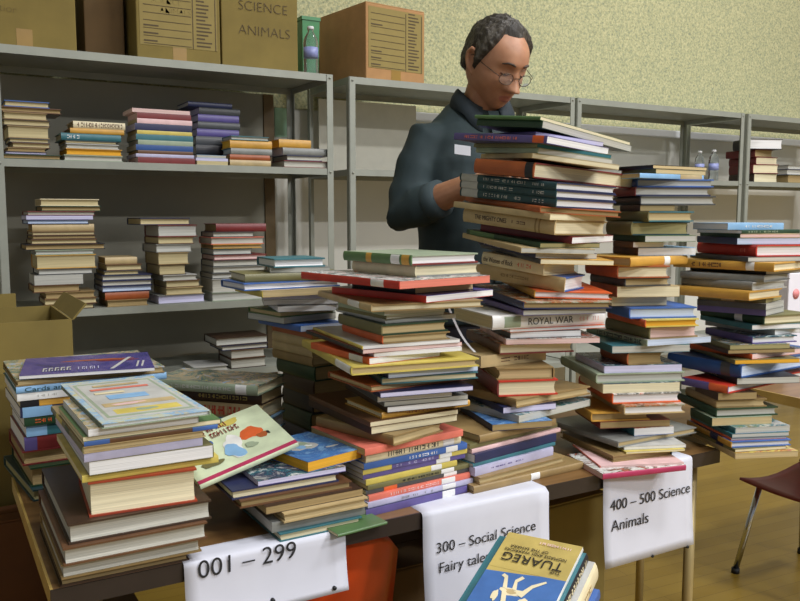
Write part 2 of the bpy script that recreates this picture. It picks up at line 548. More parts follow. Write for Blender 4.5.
# ------------------------------------------- what stands in each stack (top to bottom)
def stick(a, b): return (a, b, 'white', 'spine_sticker')
ROWS_A = [
 ('H','L',343,411,478,253,10,'maroon','white','green leather-spined hardback with gold bands',{'topc':'sage','sp':'grn','strips':[(.36,.44,'gold','spine_band'),stick(.72,.84),(.87,.97,'gold','spine_band')]}),
 ('H','L',352,415,480,263,11,'grey','cream','cream-spined hardback with grey boards',{'sp':'cream'}),
 ('M','L',301,399,490,278,6,'salmon','salmon','large red-edged comic with pictorial cover',{'top':'comic','sp':'red','strips':[stick(.74,.86)]}),
 ('P','L',352,415,473,286,7,'black','tan','small dark paperback with beige pages',{}),
 ('P','L',332,426,493,298,6,'red','white','bright red paperback with white pages',{'top':'night'}),
 ('H','L',318,371,483,305,6,'dtan','cream','thin tan hardback with a white spine sticker',{'sp':'tan','strips':[stick(.6,.8)]}),
 ('P','L',338,384,445,311,4,'sage','grey','thin grey-green paperback',{}),
 ('P','L',338,386,444,315,4,'olive','grey','thin olive paperback',{}),
 ('M','L',336,385,456,319,4,'lgrey','grey','thin pale grey magazine',{}),
 ('H','L',338,381,448,325,11,'dgreen','tan','old dark hardback with browned pages',{'sp':'olive'}),
 ('H','L',342,382,450,336,9,'dtan','tan','tan hardback with an orange spine',{'sp':'orange'}),
 ('M','L',313,362,460,346,4,'lgrey','white','pale magazine with yellow spine edge',{'sp':'yellow'}),
 ('M','L',306,362,462,350,4,'maroon','pink','thin maroon magazine',{'sp':'black'}),
 ('P','L',330,374,462,353,4,'white','white','thin white booklet',{}),
 ('P','L',311,369,440,358,7,'orange','white','orange-spined paperback with white sticker',{'strips':[stick(.68,.9)]}),
 ('H','L',302,351,479,367,8,'yellow','tan','wide yellow-tan thin hardback',{'strips':[stick(.72,.98)]}),
 ('P','L',340,388,478,372,6,'navy','blue','dark paperback with bluish pages',{}),
 ('H','L',345,381,478,378,6,'teal','cream','thin teal hardback with cream pages',{'sp':'dteal'}),
 ('H','B',328,371,472,386,6,'rust','tan','rust-red hardback',{}),
 ('P','L',340,380,473,393,5,'navy','lav','thin navy booklet with lavender pages',{}),
 ('P','L',345,377,452,396,7,'dgrey','white','grey paperback with white pages',{}),
 ('P','L',345,384,468,402,5,'grey','grey','thin grey book with grey pages',{}),
 ('P','L',346,387,468,407,6,'dbrown','white','dark-backed white-paged book',{}),
 ('H','R',345,382,470,413,7,'gold','cream','orange-gold hardback showing its spine',{'let':[(.25,.75,'rust',.3)]}),
 ('P','L',309,370,458,422,5,'brown','cream','cream-edged book with pale top stripe',{}),
 ('P','L',309,371,457,427,6,'dbrown','cream','cream-paged book with dark brown spine',{}),
 ('H','L',316,393,443,436,9,'dtan','tan','squat mustard hardback lying askew',{'sp':'dtan','r':1.5}),
 ('P','R',345,365,463,449,6,'salmon','tan','salmon-pink thin book',{'yaw':6,'d':.19}),
 ('H','R',345,366,461,454,9,'cream','grey','cream spine printed with grey title',{'yaw':6,'d':.17,'let':[(.22,.75,'dgrey',.45)],'strips':[stick(.8,.92)]}),
 ('P','R',345,364,467,464,6,'blue','white','bright blue spine with white lettering',{'yaw':5,'d':.17,'let':[(.42,.7,'white',.4)],'strips':[stick(.78,.9)]}),
 ('P','R',345,363,467,470,5,'yellow','white','yellow spine with a purple middle',{'yaw':5,'d':.18,'strips':[(.26,.71,'purple','spine_band'),stick(.72,.84)],'let':[(.3,.65,'lav',.4)]}),
 ('P','R',346,363,465,475,5,'purple','white','violet-blue spine with white sticker',{'yaw':5,'d':.17,'strips':[stick(.7,.84)]}),
 ('P','R',346,366,457,480,6,'yellow','white','plain yellow spine with white sticker',{'yaw':5,'d':.17,'strips':[stick(.7,.82)]}),
 ('P','R',346,368,470,486,5,'olive','cream','olive spine with dark lettering',{'yaw':5,'d':.18,'let':[(.3,.66,'black',.4)],'strips':[stick(.7,.83)]}),
 ('P','R',346,366,470,491,5,'dgrey','cream','grey spine with an orange patch',{'yaw':5,'d':.17,'strips':[(.16,.28,'orange','spine_band'),stick(.73,.86)]}),
 ('P','R',347,369,470,496,7,'salmon','white','salmon-red spine with pale lettering',{'yaw':5,'d':.18,'let':[(.2,.66,'pink',.4)],'strips':[stick(.7,.84)]}),
 ('P','R',347,368,473,503,7,'lav','white','lavender-white spine with faint lettering',{'yaw':5,'d':.18,'let':[(.3,.6,'grey',.3)],'strips':[stick(.69,.82)]}),
 ('P','R',346,366,467,510,8,'navy','white','navy-purple spine with white sticker',{'yaw':5,'d':.18,'sp':'purple','strips':[stick(.74,.87)]}),
]
ROWS_B = [
 ('M','L',470,540,631,119,4,'grn','cream','green magazine with long cream page edges',{'sp':'grn','yaw':14,'d':.17}),
 ('M','L',474,542,632,124,8,'dgreen','dull','thick grey-paged magazine',{'yaw':14,'d':.17}),
 ('M','L',482,535,604,131,5,'purple','lav','thin violet magazine',{}),
 ('P','L',453,547,609,137,8,'purple','white','purple spine with orange end',{'let':[(.1,.7,'salmon',.4)],'strips':[(.86,.97,'orange','spine_band')]}),
 ('P','L',473,537,612,145,5,'olive','teal','olive booklet with blue-grey edges',{}),
 ('P','L',475,538,613,150,6,'sage','grey','grey-green booklet',{}),
 ('P','L',480,532,620,156,6,'tan','cream','thin cream-paged tan booklet',{}),
 ('H','L',473,533,635,162,16,'maroon','cream','thick brown leather hardback with black band',{'yaw':11,'sp':'rust','strips':[(.86,.98,'black','spine_band')]}),
 ('H','L',459,556,616,181,8,'navy','white','uppermost of three navy encyclopedia volumes',{'sp':'dteal','strips':[(.02,.2,'lgrey','spine_band')],'let':[(.27,.7,'lgrey',.35),(.78,.88,'lgrey',.35)]}),
 ('H','L',459,556,616,189,8,'navy','white','middle of three navy encyclopedia volumes',{'sp':'dteal','strips':[(.02,.2,'lgrey','spine_band')],'let':[(.27,.58,'lgrey',.35),(.78,.88,'lgrey',.35)]}),
 ('H','L',459,556,616,197,9,'navy','white','lowest of three navy encyclopedia volumes',{'sp':'dteal','strips':[(.02,.2,'lgrey','spine_band')],'let':[(.27,.66,'lgrey',.35),(.78,.88,'lgrey',.35)]}),
 ('H','L',465,540,621,207,6,'rust','dtan','thin orange-brown hardback',{}),
 ('P','L',453,550,606,215,6,'tan','cream','thin tan paperback',{}),
 ('H','L',462,554,606,222,15,'dtan','cream','tan hardback titled THE MIGHTY ONES',{'sp':'tan','txt':('THE MIGHTY ONES','dbrown',.14,.5,.34),'let':[(.56,.7,'brown',.2)],'strips':[(.8,.815,'dtan','spine_band'),(.84,.855,'dtan','spine_band')]}),
 ('P','L',480,572,613,239,7,'maroon','white','maroon book with bright white pages',{}),
 ('P','L',466,540,600,245,5,'dgreen','olive','dark green book',{'strips':[(.05,.4,'grn','spine_band')]}),
 ('P','L',462,521,595,249,5,'tan','grey','tan-spined thin paperback',{}),
 ('M','L',478,535,597,254,5,'navy','grey','thin navy magazine',{'let':[(.1,.4,'lav',.4)]}),
 ('M','L',480,540,614,260,4,'gold','cream','thin magazine with yellow edge',{'sp':'dgrey'}),
 ('H','L',481,543,577,266,12,'cream','cream','cream spine titled in brush lettering',{'txt':('the Women of Rock','dbrown',.03,.52,.42),'let':[(.56,.8,'salmon',.3)]}),
 ('H','L',474,564,584,281,14,'blue','white','thick tan-spined hardback with blue cover',{'sp':'tan','r':2.2,'let':[(.3,.6,'dtan',.2)]}),
 ('H','L',500,534,612,296,7,'orange','white','flat orange hardback',{'sp':'gold'}),
 ('H','L',472,523,612,305,7,'navy','dtan','dark navy hardback turned corner-on',{'top':'photo'}),
 ('P','L',472,523,606,312,5,'purple','grey','thin purple paperback',{}),
 ('H','R',453,493,605,317,14,'white','cream','white-spined hardback titled ROYAL WAR',{'txt':('ROYAL WAR','dgrey',.3,.7,.5),'strips':[(.1,.24,'sage','spine_picture')],'let':[(.76,.94,'pink',.3)],'d':.2}),
 ('P','B',478,510,605,330,3,'orange','white','thin orange booklet',{}),
 ('P','L',478,510,581,333,6,'dgrey','white','thin white-paged booklet',{}),
 ('P','L',480,506,600,340,5,'pink','pink','pale pink thin book',{'top':'party'}),
 ('H','L',466,499,574,345,10,'maroon','cream','brown hardback with cream pages',{'sp':'brown','top':'photo'}),
 ('P','R',470,481,546,357,11,'tan','cream','tan spine with dark title',{'d':.15,'yaw':2,'let':[(.3,.7,'brown',.35)]}),
 ('H','O',478,497,555,369,11,'dtan','tan','plain tan hardback with browned pages',{}),
 ('H','L',473,497,558,382,15,'red','cream','red hardback with cream pages',{'sp':'maroon'}),
 ('H','L',472,516,590,400,8,'dtan','tan','large tan hardback sticking out',{'yaw':6,'d':.2}),
 ('P','L',468,503,556,408,6,'navy','lav','dark navy paperback',{}),
 ('M','O',500,519,590,416,7,'sage','grey','green patterned magazine sticking out',{'top':'garden','yaw':10,'d':.2}),
 ('P','L',460,492,552,425,7,'navy','dtan','small book with blue cover',{'top':'sea'}),
 ('H','R',455,480,556,436,8,'dtan','tan','olive-brown book',{'yaw':8,'d':.2}),
 ('P','R',455,470,557,445,5,'olive','tan','thin olive book',{'yaw':10,'d':.2}),
 ('P','R',455,472,560,450,4,'pink','pink','thin dusty pink book',{'yaw':9,'d':.19}),
 ('P','R',455,475,556,455,9,'navy','white','dark indigo book',{'yaw':10,'d':.18}),
 ('P','R',455,473,555,464,4,'teal','grey','thin teal-grey book',{'yaw':9,'d':.18}),
 ('P','R',455,475,553,468,10,'lav','lav','lavender book',{'yaw':9,'d':.18,'let':[(.2,.6,'purple',.15)]}),
 ('H','B',455,480,565,478,9,'dtan','tan','brown hardback with tan pages',{'yaw':7,'d':.18}),
 ('H','R',452,474,583,487,8,'dtan','tan','wide tan book with white sticker',{'yaw':3,'d':.19,'strips':[stick(.5,.58)]}),
]
ROWS_C = [
 ('P','L',636,653,707,165,4,'black','tan','small black paperback',{'yaw':2,'d':.1}),
 ('P','L',636,656,706,169,5,'olive','tan','olive paperback with tan pages',{'yaw':2,'d':.1}),
 ('P','R',630,640,704,173,5,'lblue','tan','light blue paperback',{'d':.11,'yaw':2,'strips':[(.62,.97,'tan','spine_band')]}),
 ('H','L',618,637,714,178,8,'blue','grey','wide grey-paged hardback with blue boards',{}),
 ('H','L',613,635,711,186,9,'navy','grey','grey-paged hardback with dark blue boards',{'sp':'maroon'}),
 ('H','L',613,640,716,195,9,'dgrey','grey','grey-paged hardback with charcoal boards',{'sp':'black'}),
 ('P','L',620,640,675,204,6,'dbrown','dtan','small dark brown book',{}),
 ('H','L',606,648,694,210,10,'teal','tan','olive-spined hardback with teal boards',{'sp':'olive'}),
 ('H','L',606,631,690,220,13,'dteal','olive','thick olive-paged hardback',{'sp':'olive'}),
 ('P','L',606,645,696,236,6,'grn','grey','dark book with green cover edge',{'sp':'dgreen'}),
 ('P','L',613,633,664,241,5,'brown','white','brown book with white pages',{}),
 ('P','L',613,638,696,246,7,'lblue','white','white-paged book with bluish edge',{'sp':'brown'}),
 ('H','R',606,631,688,256,8,'gold','tan','golden orange spine',{'d':.17,'yaw':4,'strips':[stick(.58,.68)]}),
 ('H','L',585,617,670,265,11,'rust','cream','orange-brown hardback with cream pages',{}),
 ('H','L',590,625,671,276,7,'dgrey','tan','dark hardback with tan pages',{}),
 ('P','L',590,617,680,284,9,'tan','cream','cream-paged book with rust spine',{'sp':'rust'}),
 ('P','B',595,612,667,296,8,'dtan','cream','small tan book',{}),
 ('H','L',600,629,697,308,9,'blue','blue','blue hardback with pale blue pages',{}),
 ('H','L',607,645,699,320,6,'yellow','gold','thin yellow hardback',{'sp':'orange'}),
 ('H','L',605,649,698,327,11,'dtan','pink','thick brown hardback',{'sp':'olive'}),
 ('M','L',586,647,711,340,5,'lgrey','blue','large comic with bluish white edge',{'sp':'sage','let':[(.2,.9,'dgrey',.6)]}),
 ('P','L',575,612,690,346,6,'teal','grey','teal-spined wide book',{}),
 ('H','L',600,627,664,353,11,'dtan','dtan','small brown hardback with rust spine',{'sp':'rust'}),
 ('M','L',575,604,682,366,6,'lav','lav','lavender-edged magazine with teal picture',{'top':'city'}),
 ('H','L',560,596,685,374,8,'sage','grey','grey-green thin hardback',{}),
 ('P','L',580,603,680,384,8,'cream','cream','cream-paged paperback',{'top':'city'}),
 ('H','L',578,612,681,394,9,'orange','white','orange hardback with white pages',{'top':'comic'}),
 ('H','L',590,624,685,406,8,'tan','white','tan hardback with white pages',{'top':'photo'}),
 ('H','L',566,591,650,413,8,'gold','dtan','golden brown hardback',{}),
 ('P','L',575,600,670,422,6,'maroon','dtan','dark reddish book',{}),
 ('P','L',606,634,674,430,8,'blue','white','small white-paged book with pictorial cover',{'top':'photo','sp':'teal'}),
 ('H','L',557,618,696,442,6,'grey','tan','large thin grey hardback',{'yaw':0,'d':.22,'lim':.06}),
 ('P','L',590,624,686,448,4,'lgrey','white','white-paged thin booklet',{}),
 ('P','L',590,626,685,452,4,'yellow','cream','thin yellow booklet',{'lim':.08}),
 ('H','O',560,613,672,456,9,'dtan','dtan','thick tan hardback',{'sp':'black','lim':.08}),
 ('M','L',572,600,684,466,5,'pink','pink','thin pink magazine',{'sp':'salmon','lim':.1,'dy':-.05}),
 ('M','R',567,603,686,474,6,'magenta','pink','crimson-edged magazine with pictorial cover',{'top':'party','lim':.1,'dy':-.06,'sp':'magenta'}),
]
ROWS_D = [
 ('P','R',693,728,784,223,7,'lblue','white','light blue spine',{'sp':'lblue','let':[(.3,.8,'white',.3)]}),
 ('P','R',697,742,800,230,4,'dgreen','white','thin dark green book',{'let':[(.1,.6,'sage',.4)]}),
 ('P','L',700,740,800,234,4,'tan','pink','thin pinkish tan book',{'sp':'dgreen'}),
 ('P','L',697,737,805,238,7,'dgrey','blue','blue-grey book with folded page corner',{'sp':'navy'}),
 ('H','L',697,756,818,245,12,'red','white','thick red hardback with white pages',{'let':[(.75,.85,'salmon',.3)]}),
 ('P','L',690,748,806,257,5,'dgrey','grey','thin charcoal book',{}),
 ('H','L',673,774,808,262,9,'gold','cream','golden tan spine with white sticker',{'sp':'gold','strips':[stick(.74,.82)],'let':[(.2,.5,'brown',.5)]}),
 ('P','L',690,766,803,271,4,'black','grey','thin black book',{}),
 ('H','L',680,764,790,275,7,'grey','grey','plain grey hardback',{}),
 ('H','L',681,752,787,282,8,'lgrey','grey','paler grey hardback',{'sp':'grey'}),
 ('H','L',668,749,782,290,9,'gold','cream','yellow-spined book with fanned pages',{}),
 ('P','L',698,766,781,299,5,'olive','olive','olive book with tan block',{'strips':[(.35,.55,'tan','spine_band')]}),
 ('P','L',697,766,784,304,6,'lgrey','grey','thin silver-grey book',{'sp':'dgrey'}),
 ('P','L',697,766,784,310,6,'dgrey','grey','dark violet-grey book',{'sp':'purple'}),
 ('H','L',700,764,812,316,9,'olive','cream','dark green spine with white sticker',{'sp':'dgreen','strips':[stick(.56,.68)]}),
 ('P','L',700,752,805,325,5,'teal','white','thin teal book',{}),
 ('P','L',705,775,815,329,6,'lgrey','white','white-paged grey book',{}),
 ('H','L',705,752,797,337,7,'purple','white','purple-edged hardback with grey cover',{'top':'city'}),
 ('P','L',695,730,790,345,5,'olive','olive','olive booklet',{'top':'wild'}),
 ('P','L',680,728,795,350,4,'dbrown','dtan','thin dark brown booklet',{}),
 ('M','L',668,752,803,354,5,'orange','pink','orange-edged magazine with pictorial cover',{'top':'city'}),
 ('P','L',690,735,800,360,4,'olive','gold','thin mustard booklet',{}),
 ('H','L',667,741,835,365,13,'bblue','blue','large blue hardback with pale pages',{'sp':'bblue','strips':[(.74,.86,'dgrey','spine_band')],'yaw':4}),
 ('P','L',690,737,800,378,6,'black','grey','thin black booklet',{'let':[(.3,.6,'tan',.4)]}),
 ('H','L',681,728,832,386,7,'red','white','large red hardback with white pages',{'sp':'purple','strips':[(.6,1.0,'orange','spine_band')],'yaw':5}),
 ('P','L',695,718,757,393,7,'dbrown','dtan','small dark brown book',{}),
 ('H','L',685,716,767,400,8,'dtan','tan','tan hardback with uneven page edges',{}),
 ('H','L',670,716,778,409,8,'dgreen','grey','dark green hardback with grey pages',{}),
 ('P','L',690,712,772,418,8,'sage','tan','green-tan book',{'sp':'dgreen'}),
 ('M','L',690,735,790,428,6,'lav','grey','teal comic with yellow-green pattern',{'top':'garden','sp':'teal'}),
 ('P','L',690,732,789,434,5,'teal','grey','dark teal booklet',{}),
 ('P','L',690,731,786,438,4,'orange','grey','thin orange-spined booklet',{}),
 ('H','L',686,731,791,442,8,'blue','white','blue book with yellow spine',{'sp':'gold','strips':[(.55,.72,'navy','spine_band')]}),
 ('P','L',690,735,786,450,6,'olive','cream','olive-yellow spine with navy patch',{'sp':'olive','strips':[(.6,.75,'navy','spine_band')]}),
 ('M','L',688,735,798,456,6,'tan','tan','tan magazine with pictorial cover',{'top':'manga'}),
]
ROWS_G = [
 ('H','B',270,274,325,257,9,'teal','white','thick white-paged book',{'d':.12,'yaw':-3}),
 ('P','B',268,270,330,267,5,'grey','grey','thin grey book',{'d':.13}),
 ('H','R',243,245,345,273,8,'olive','cream','olive-green spine',{'d':.13,'yaw':-4}),
 ('H','B',243,244,340,282,7,'blue','white','white-paged book with blue boards',{'d':.13,'yaw':3}),
 ('M','L',238,262,345,290,6,'tan','tan','tan magazine with yellow edge',{'sp':'yellow','d':.17,'yaw':0}),
 ('P','B',262,264,335,296,4,'white','lav','thin white booklet',{'d':.13}),
 ('P','B',262,264,338,300,5,'black','white','white-paged booklet with black cover',{'d':.13}),
 ('P','B',270,278,343,306,6,'grey','white','white-edged wide booklet',{'d':.13}),
 ('H','B',255,280,335,312,5,'grn','tan','thin tan book with green boards',{'d':.13}),
 ('P','B',255,284,336,317,6,'dteal','grey','dark teal booklet',{'d':.13}),
 ('M','L',251,300,345,326,5,'blue','blue','bright blue magazine',{'yaw':8,'d':.18}),
 ('P','L',268,312,350,332,6,'rust','dtan','rust-brown booklet',{'yaw':8,'d':.17}),
 ('H','L',270,312,360,339,9,'tan','tan','mustard tan spine, upper of three',{'yaw':10,'d':.16}),
 ('H','L',270,312,360,348,9,'tan','tan','mustard tan spine, middle of three',{'yaw':10,'d':.16}),
 ('H','L',270,312,360,357,9,'dtan','tan','mustard tan spine, lowest of three',{'yaw':10,'d':.16}),
 ('H','L',274,314,360,367,14,'dgreen','dtan','dark green old hardback',{'yaw':8,'d':.16}),
 ('H','L',280,313,360,381,16,'dbrown','dtan','dark brown old hardback',{'yaw':6,'d':.14}),
 ('H','L',282,312,360,397,16,'black','dtan','black old hardback',{'yaw':5,'d':.14}),
 ('H','L',280,310,360,413,16,'dgreen','dtan','dark green thick hardback',{'yaw':4,'d':.14}),
 ('H','L',280,310,360,429,12,'navy','dtan','dark navy hardback',{'yaw':4,'d':.14}),
 ('H','L',280,310,360,443,12,'black','dtan','black hardback at the very base',{'yaw':4,'d':.14}),
]
ROWS_H = [
 ('P','O',256,308,362,462,11,'blue','gold','blue picture-cover book with orange page edges',{'top':'sea','r':1.3}),
 ('P','B',253,258,346,481,5,'purple','lav','thin violet pictorial book',{'d':.2,'yaw':0,'top':'city'}),
 ('H','B',231,232,339,491,9,'navy','cream','blue-covered hardback with cream pages',{'d':.16,'yaw':0}),
 ('H','B',238,240,352,501,7,'brown','dtan','wide brown hardback',{'d':.2,'yaw':0}),
 ('P','B',260,266,363,507,7,'dbrown','dtan','dark brown book',{'d':.2,'yaw':1}),
 ('H','B',270,284,368,514,9,'tan','tan','tan-grey thick book',{'d':.18,'yaw':1}),
 ('P','R',265,272,365,523,10,'grey','grey','blue-grey spine',{'d':.18,'yaw':0,'sp':'grey'}),
 ('H','B',270,280,362,534,9,'teal','cream','teal-boarded book with cream pages',{'d':.18,'yaw':1}),
]
ROWS_E = [
 ('H','O',62,102,211,424,5,'sage','white','pale green pictorial annual',{'top':'pale','yaw':2,'topc':'sage'}),
 ('P','O',58,88,199,429,8,'lgrey','white','pale grey picture book with white pages',{'yaw':1,'d':.22,'top':'wild'}),
 ('M','O',56,83,222,437,5,'grn','cream','thin bright green book',{'yaw':1,'d':.22}),
 ('P','R',56,84,218,442,5,'brown','cream','dark brown booklet with blue ends',{'yaw':1,'d':.22,'strips':[(0,.18,'blue','spine_band'),(.8,1,'blue','spine_band')]}),
 ('H','L',43,82,206,447,7,'tan','tan','tan pictorial book with patterned spine',{'yaw':1,'d':.29,'sp':'olive','strips':[(.2,.4,'yellow','spine_band'),(.5,.62,'dgreen','spine_band')]}),
 ('P','R',50,84,203,454,8,'lav','lav','grey-lavender paperback',{'yaw':1,'d':.26}),
 ('P','O',54,89,214,462,13,'olive','white','thick white-paged book',{'yaw':0,'d':.29}),
 ('P','R',54,82,219,476,5,'yellow','cream','thin olive-yellow book',{'yaw':0,'d':.26}),
 ('H','B',84,88,197,483,34,'brick','cream','very thick red hardback with cream pages',{'yaw':-4,'d':.18}),
 ('H','B',38,68,212,525,19,'dbrown','dull','big brown hardback with pale pages',{'yaw':0,'d':.3}),
 ('H','B',36,63,208,549,16,'brown','dull','second big brown hardback',{'yaw':0,'d':.29}),
 ('H','B',36,61,202,565,13,'dtan','dull','tan-edged hardback with pale pages',{'yaw':0,'d':.25}),
 ('H','B',36,60,190,578,10,'dbrown','dtan','dark brown board-like hardback',{'yaw':0,'d':.24,'tmax':.03}),
]
ROWS_F = [
 ('M','B',12,19,155,376,4,'navy','white','navy-violet magazine with orange streak',{'yaw':-9,'d':.2,'top':'night'}),
 ('H','B',2,16,165,380,7,'dtan','tan','large pictorial book with shiny edge',{'yaw':1,'d':.23,'top':'wild'}),
 ('H','R',1,16,167,387,7,'teal','white','teal spine titled Cards and Gift Wrap',{'yaw':1,'d':.23,'sp':'lblue','txt':('Cards and Gift Wrap','dteal',.05,.62,.6)}),
 ('P','R',1,17,150,394,7,'white','white','white spine with tiny grey lettering',{'yaw':1,'d':.22,'let':[(.1,.3,'lgrey',.3)]}),
 ('P','R',5,20,140,401,6,'black','cream','black spine with yellow block',{'yaw':2,'d':.2,'strips':[(.15,.4,'gold','spine_band')]}),
 ('P','R',0,20,130,408,9,'navy','white','dark spine with light blue block',{'yaw':2,'d':.22,'strips':[(.02,.28,'lblue','spine_band')]}),
 ('P','R',4,24,128,418,7,'dgreen','white','green-brown spine with orange lettering',{'yaw':2,'d':.2,'let':[(.1,.5,'orange',.4)]}),
 ('P','R',6,26,126,426,9,'teal','white','teal spine with pale blue block',{'yaw':2,'d':.2,'strips':[(.0,.2,'lblue','spine_band')]}),
 ('P','R',6,24,126,436,11,'maroon','white','dark red-brown spine',{'yaw':2,'d':.2,'strips':[(.0,.12,'purple','spine_band')]}),
 ('H','B',4,22,126,447,10,'maroon','dtan','reddish brown hardback',{'yaw':2,'d':.2}),
 ('H','B',0,30,126,459,13,'dgreen','dtan','dark green hardback',{'yaw':3,'d':.24}),
 ('H','B',-15,32,126,474,12,'dteal','olive','wide dark hardback with pale lower edge',{'yaw':6,'d':.27}),
]
ROWS_J = [
 ('H','L',150,257,285,381,10,'sage','cream','grey-green hardback with lettered spine',{'r':1.9,'let':[(.2,.75,'lgrey',.3)],'strips':[stick(.8,.9)],'top':'wild','hi':70}),
 ('H','L',172,261,284,391,11,'dbrown','tan','dark brown hardback with yellow lettering',{'r':2.0,'let':[(.3,.85,'yellow',.3)],'hi':70}),
 ('H','L',170,262,284,402,12,'tan','cream','tan spine with red lettering',{'r':2.0,'let':[(.2,.75,'red',.6)],'hi':70}),
 ('H','L',160,271,285,414,11,'lblue','white','light blue pictorial hardback',{'r':3.0,'sp':'lblue','hi':70}),
 ('H','L',165,270,285,426,14,'dgrey','white','dark grey hardback',{'r':2.4,'hi':70}),
 ('H','L',165,270,285,441,14,'brown','white','brown hardback',{'r':2.2,'hi':70}),
]
def fr(x0, x1, yt, yb, cover, page, look, **o):
    """a book seen end on: only its front face shows"""
    sp = o.pop('s', 'B'); k = o.pop('k', 'H')
    o.setdefault('d', 0.16); o.setdefault('yaw', 0)
    page = {'cream': 'aged', 'white': 'dull', 'tan': 'dtan'}.get(page, page)  # page colours lowered to imitate the dim light on the shelves
    return (k, sp, None, x0, x1, yt, max(2.2, yb - yt), cover, page, look, o)
SHELF = {}
SHELF['S1'] = ('the middle shelf\'s leftmost stack', [
 fr(4,49,98,104,'blue','cream','cream-paged book with blue cover'), fr(-2,61,105,110,'brown','tan','thin brown wide book'),
 fr(3,47,111,118,'dtan','cream','cream-paged book'), fr(3,50,118,124,'dbrown','cream','cream-paged book in dark covers'),
 fr(7,49,125,137,'dtan','cream','thickest cream-paged book'), fr(9,49,138,142,'dgrey','cream','thin cream book'),
 fr(12,50,143,148,'brown','cream','cream-paged brown book'), fr(7,46,149,153,'dtan','tan','tan book'),
 fr(5,47,154,157,'navy','lav','thin white-edged book'), fr(2,61,158,163,'dgreen','tan','wide tan-paged book')])
SHELF['S2'] = ('the middle shelf\'s second stack', [
 fr(73,125,119,126,'cream','cream','cream spine with brown lettering',s='R',let=[(.05,.95,'brown',.6)]),
 fr(70,124,127,132,'rust','tan','rust and yellow spine',s='R',sp='gold'),
 fr(61,121,133,140,'teal','white','shiny teal spine',s='R',sp='teal',let=[(.1,.3,'white',.5)]),
 fr(65,117,141,144,'dgrey','cream','thin dark book'), fr(66,119,144,149,'lgrey','white','pale grey book'),
 fr(66,122,150,157,'gold','gold','golden yellow book'), fr(64,123,158,164,'sage','white','pale sage book')])
SHELF['S3'] = ('the middle shelf\'s third stack', [
 fr(132,190,108,112,'pink','pink','thin pink magazine',k='M'), fr(137,191,112,118,'maroon','pink','maroon magazine',s='R',k='P'),
 fr(137,192,118,123,'pink','cream','pink and yellow spine',s='R',k='P'), fr(135,192,123,130,'navy','lav','navy blue spine',s='R',k='P'),
 fr(137,192,130,134,'yellow','cream','thin yellow spine',s='R',k='P'), fr(136,193,134,140,'teal','white','teal spine',s='R',k='P'),
 fr(138,193,140,145,'sage','grey','grey-green spine',s='R',k='P'), fr(136,193,145,151,'teal','white','blue-teal spine',s='R',k='P',sp='bblue'),
 fr(138,193,151,155,'brown','tan','brown spine',s='R',k='P'), fr(136,194,155,159,'lav','lav','lavender spine',s='R',k='P'),
 fr(138,195,159,165,'maroon','pink','dark red spine',s='R',k='P')])
SHELF['S4'] = ('the middle shelf\'s purple stack', [
 fr(188,232,101,106,'navy','grey','dark navy book',s='R',dy=.13), fr(199,240,106,113,'purple','lav','purple-grey spine',s='R',dy=.13,sp='dgrey'),
 fr(198,239,113,120,'purple','lav','violet spine',s='R',dy=.13), fr(198,240,120,127,'dgrey','lav','grey-violet spine',s='R',dy=.13),
 fr(197,239,127,134,'purple','lav','purple spine with pink tinge',s='R',dy=.13), fr(196,236,134,142,'dgrey','grey','charcoal book',s='R',dy=.13),
 fr(196,236,142,151,'black','grey','black book',s='R',dy=.13), fr(196,236,151,163,'dgrey','grey','thick charcoal book',s='R',dy=.13)])
SHELF['S7'] = ('the middle shelf\'s tiny pile', [
 fr(197,226,155,158,'lblue','white','thin light blue booklet',k='P',d=.11), fr(196,228,158,161,'lav','lav','thin lavender booklet',k='P',d=.11),
 fr(197,228,161,165,'cream','cream','cream booklet',k='P',d=.11)])
SHELF['S5'] = ('the middle shelf\'s teal-topped stack', [
 fr(231,269,134,138,'teal','white','thin teal book',d=.11), fr(230,272,139,147,'gold','gold','orange-gold spine',s='R',d=.11),
 fr(231,272,147,153,'teal','white','teal-grey spine',s='R',d=.11,sp='grey'), fr(230,270,154,159,'rust','tan','rust-red spine',s='R',d=.11),
 fr(230,271,160,166,'tan','tan','pinkish tan book',s='R',d=.11)])
SHELF['S6'] = ('the middle shelf\'s rightmost stack', [
 fr(279,311,137,145,'gold','gold','orange-yellow spine',s='R',sp='gold'), fr(283,331,146,153,'lav','lav','slate-lavender spine',s='R',sp='grey'),
 fr(287,322,155,160,'navy','white','white-paged navy book'), fr(284,331,161,168,'maroon','white','thick white-paged maroon book')])
SHELF['T1'] = ('the lower shelf\'s leftmost stack', [
 fr(40,99,197,204,'cream','cream','cream book'), fr(41,101,205,210,'dgreen','dtan','dark grey-green book'),
 fr(27,95,211,215,'maroon','white','maroon book with white pages'), fr(26,93,215,219,'purple','lav','violet-grey booklet',k='P'),
 fr(27,89,219,223,'navy','blue','thin blue-black book'), fr(32,94,223,230,'gold','tan','gold-tan book',s='R',sp='tan'),
 fr(32,95,231,234,'brown','cream','cream-edged brown book'), fr(32,96,235,238,'dbrown','dtan','thin dark brown book'),
 fr(31,97,239,243,'brown','cream','cream-paged book'), fr(25,105,244,249,'black','dtan','wide black book'),
 fr(35,94,250,254,'sage','grey','thin grey-green book'), fr(36,96,255,268,'gold','cream','thick cream-paged book with gold covers'),
 fr(38,93,269,274,'dgrey','grey','grey-pink book'), fr(34,83,274,283,'grey','grey','slate grey floppy book',k='P'),
 fr(33,80,284,290,'brown','dtan','brown book'), fr(45,95,291,296,'dtan','tan','tan book'),
 fr(44,97,296,300,'brown','cream','cream-paged tan book'), fr(48,94,301,306,'dbrown','cream','cream-edged dark book')])
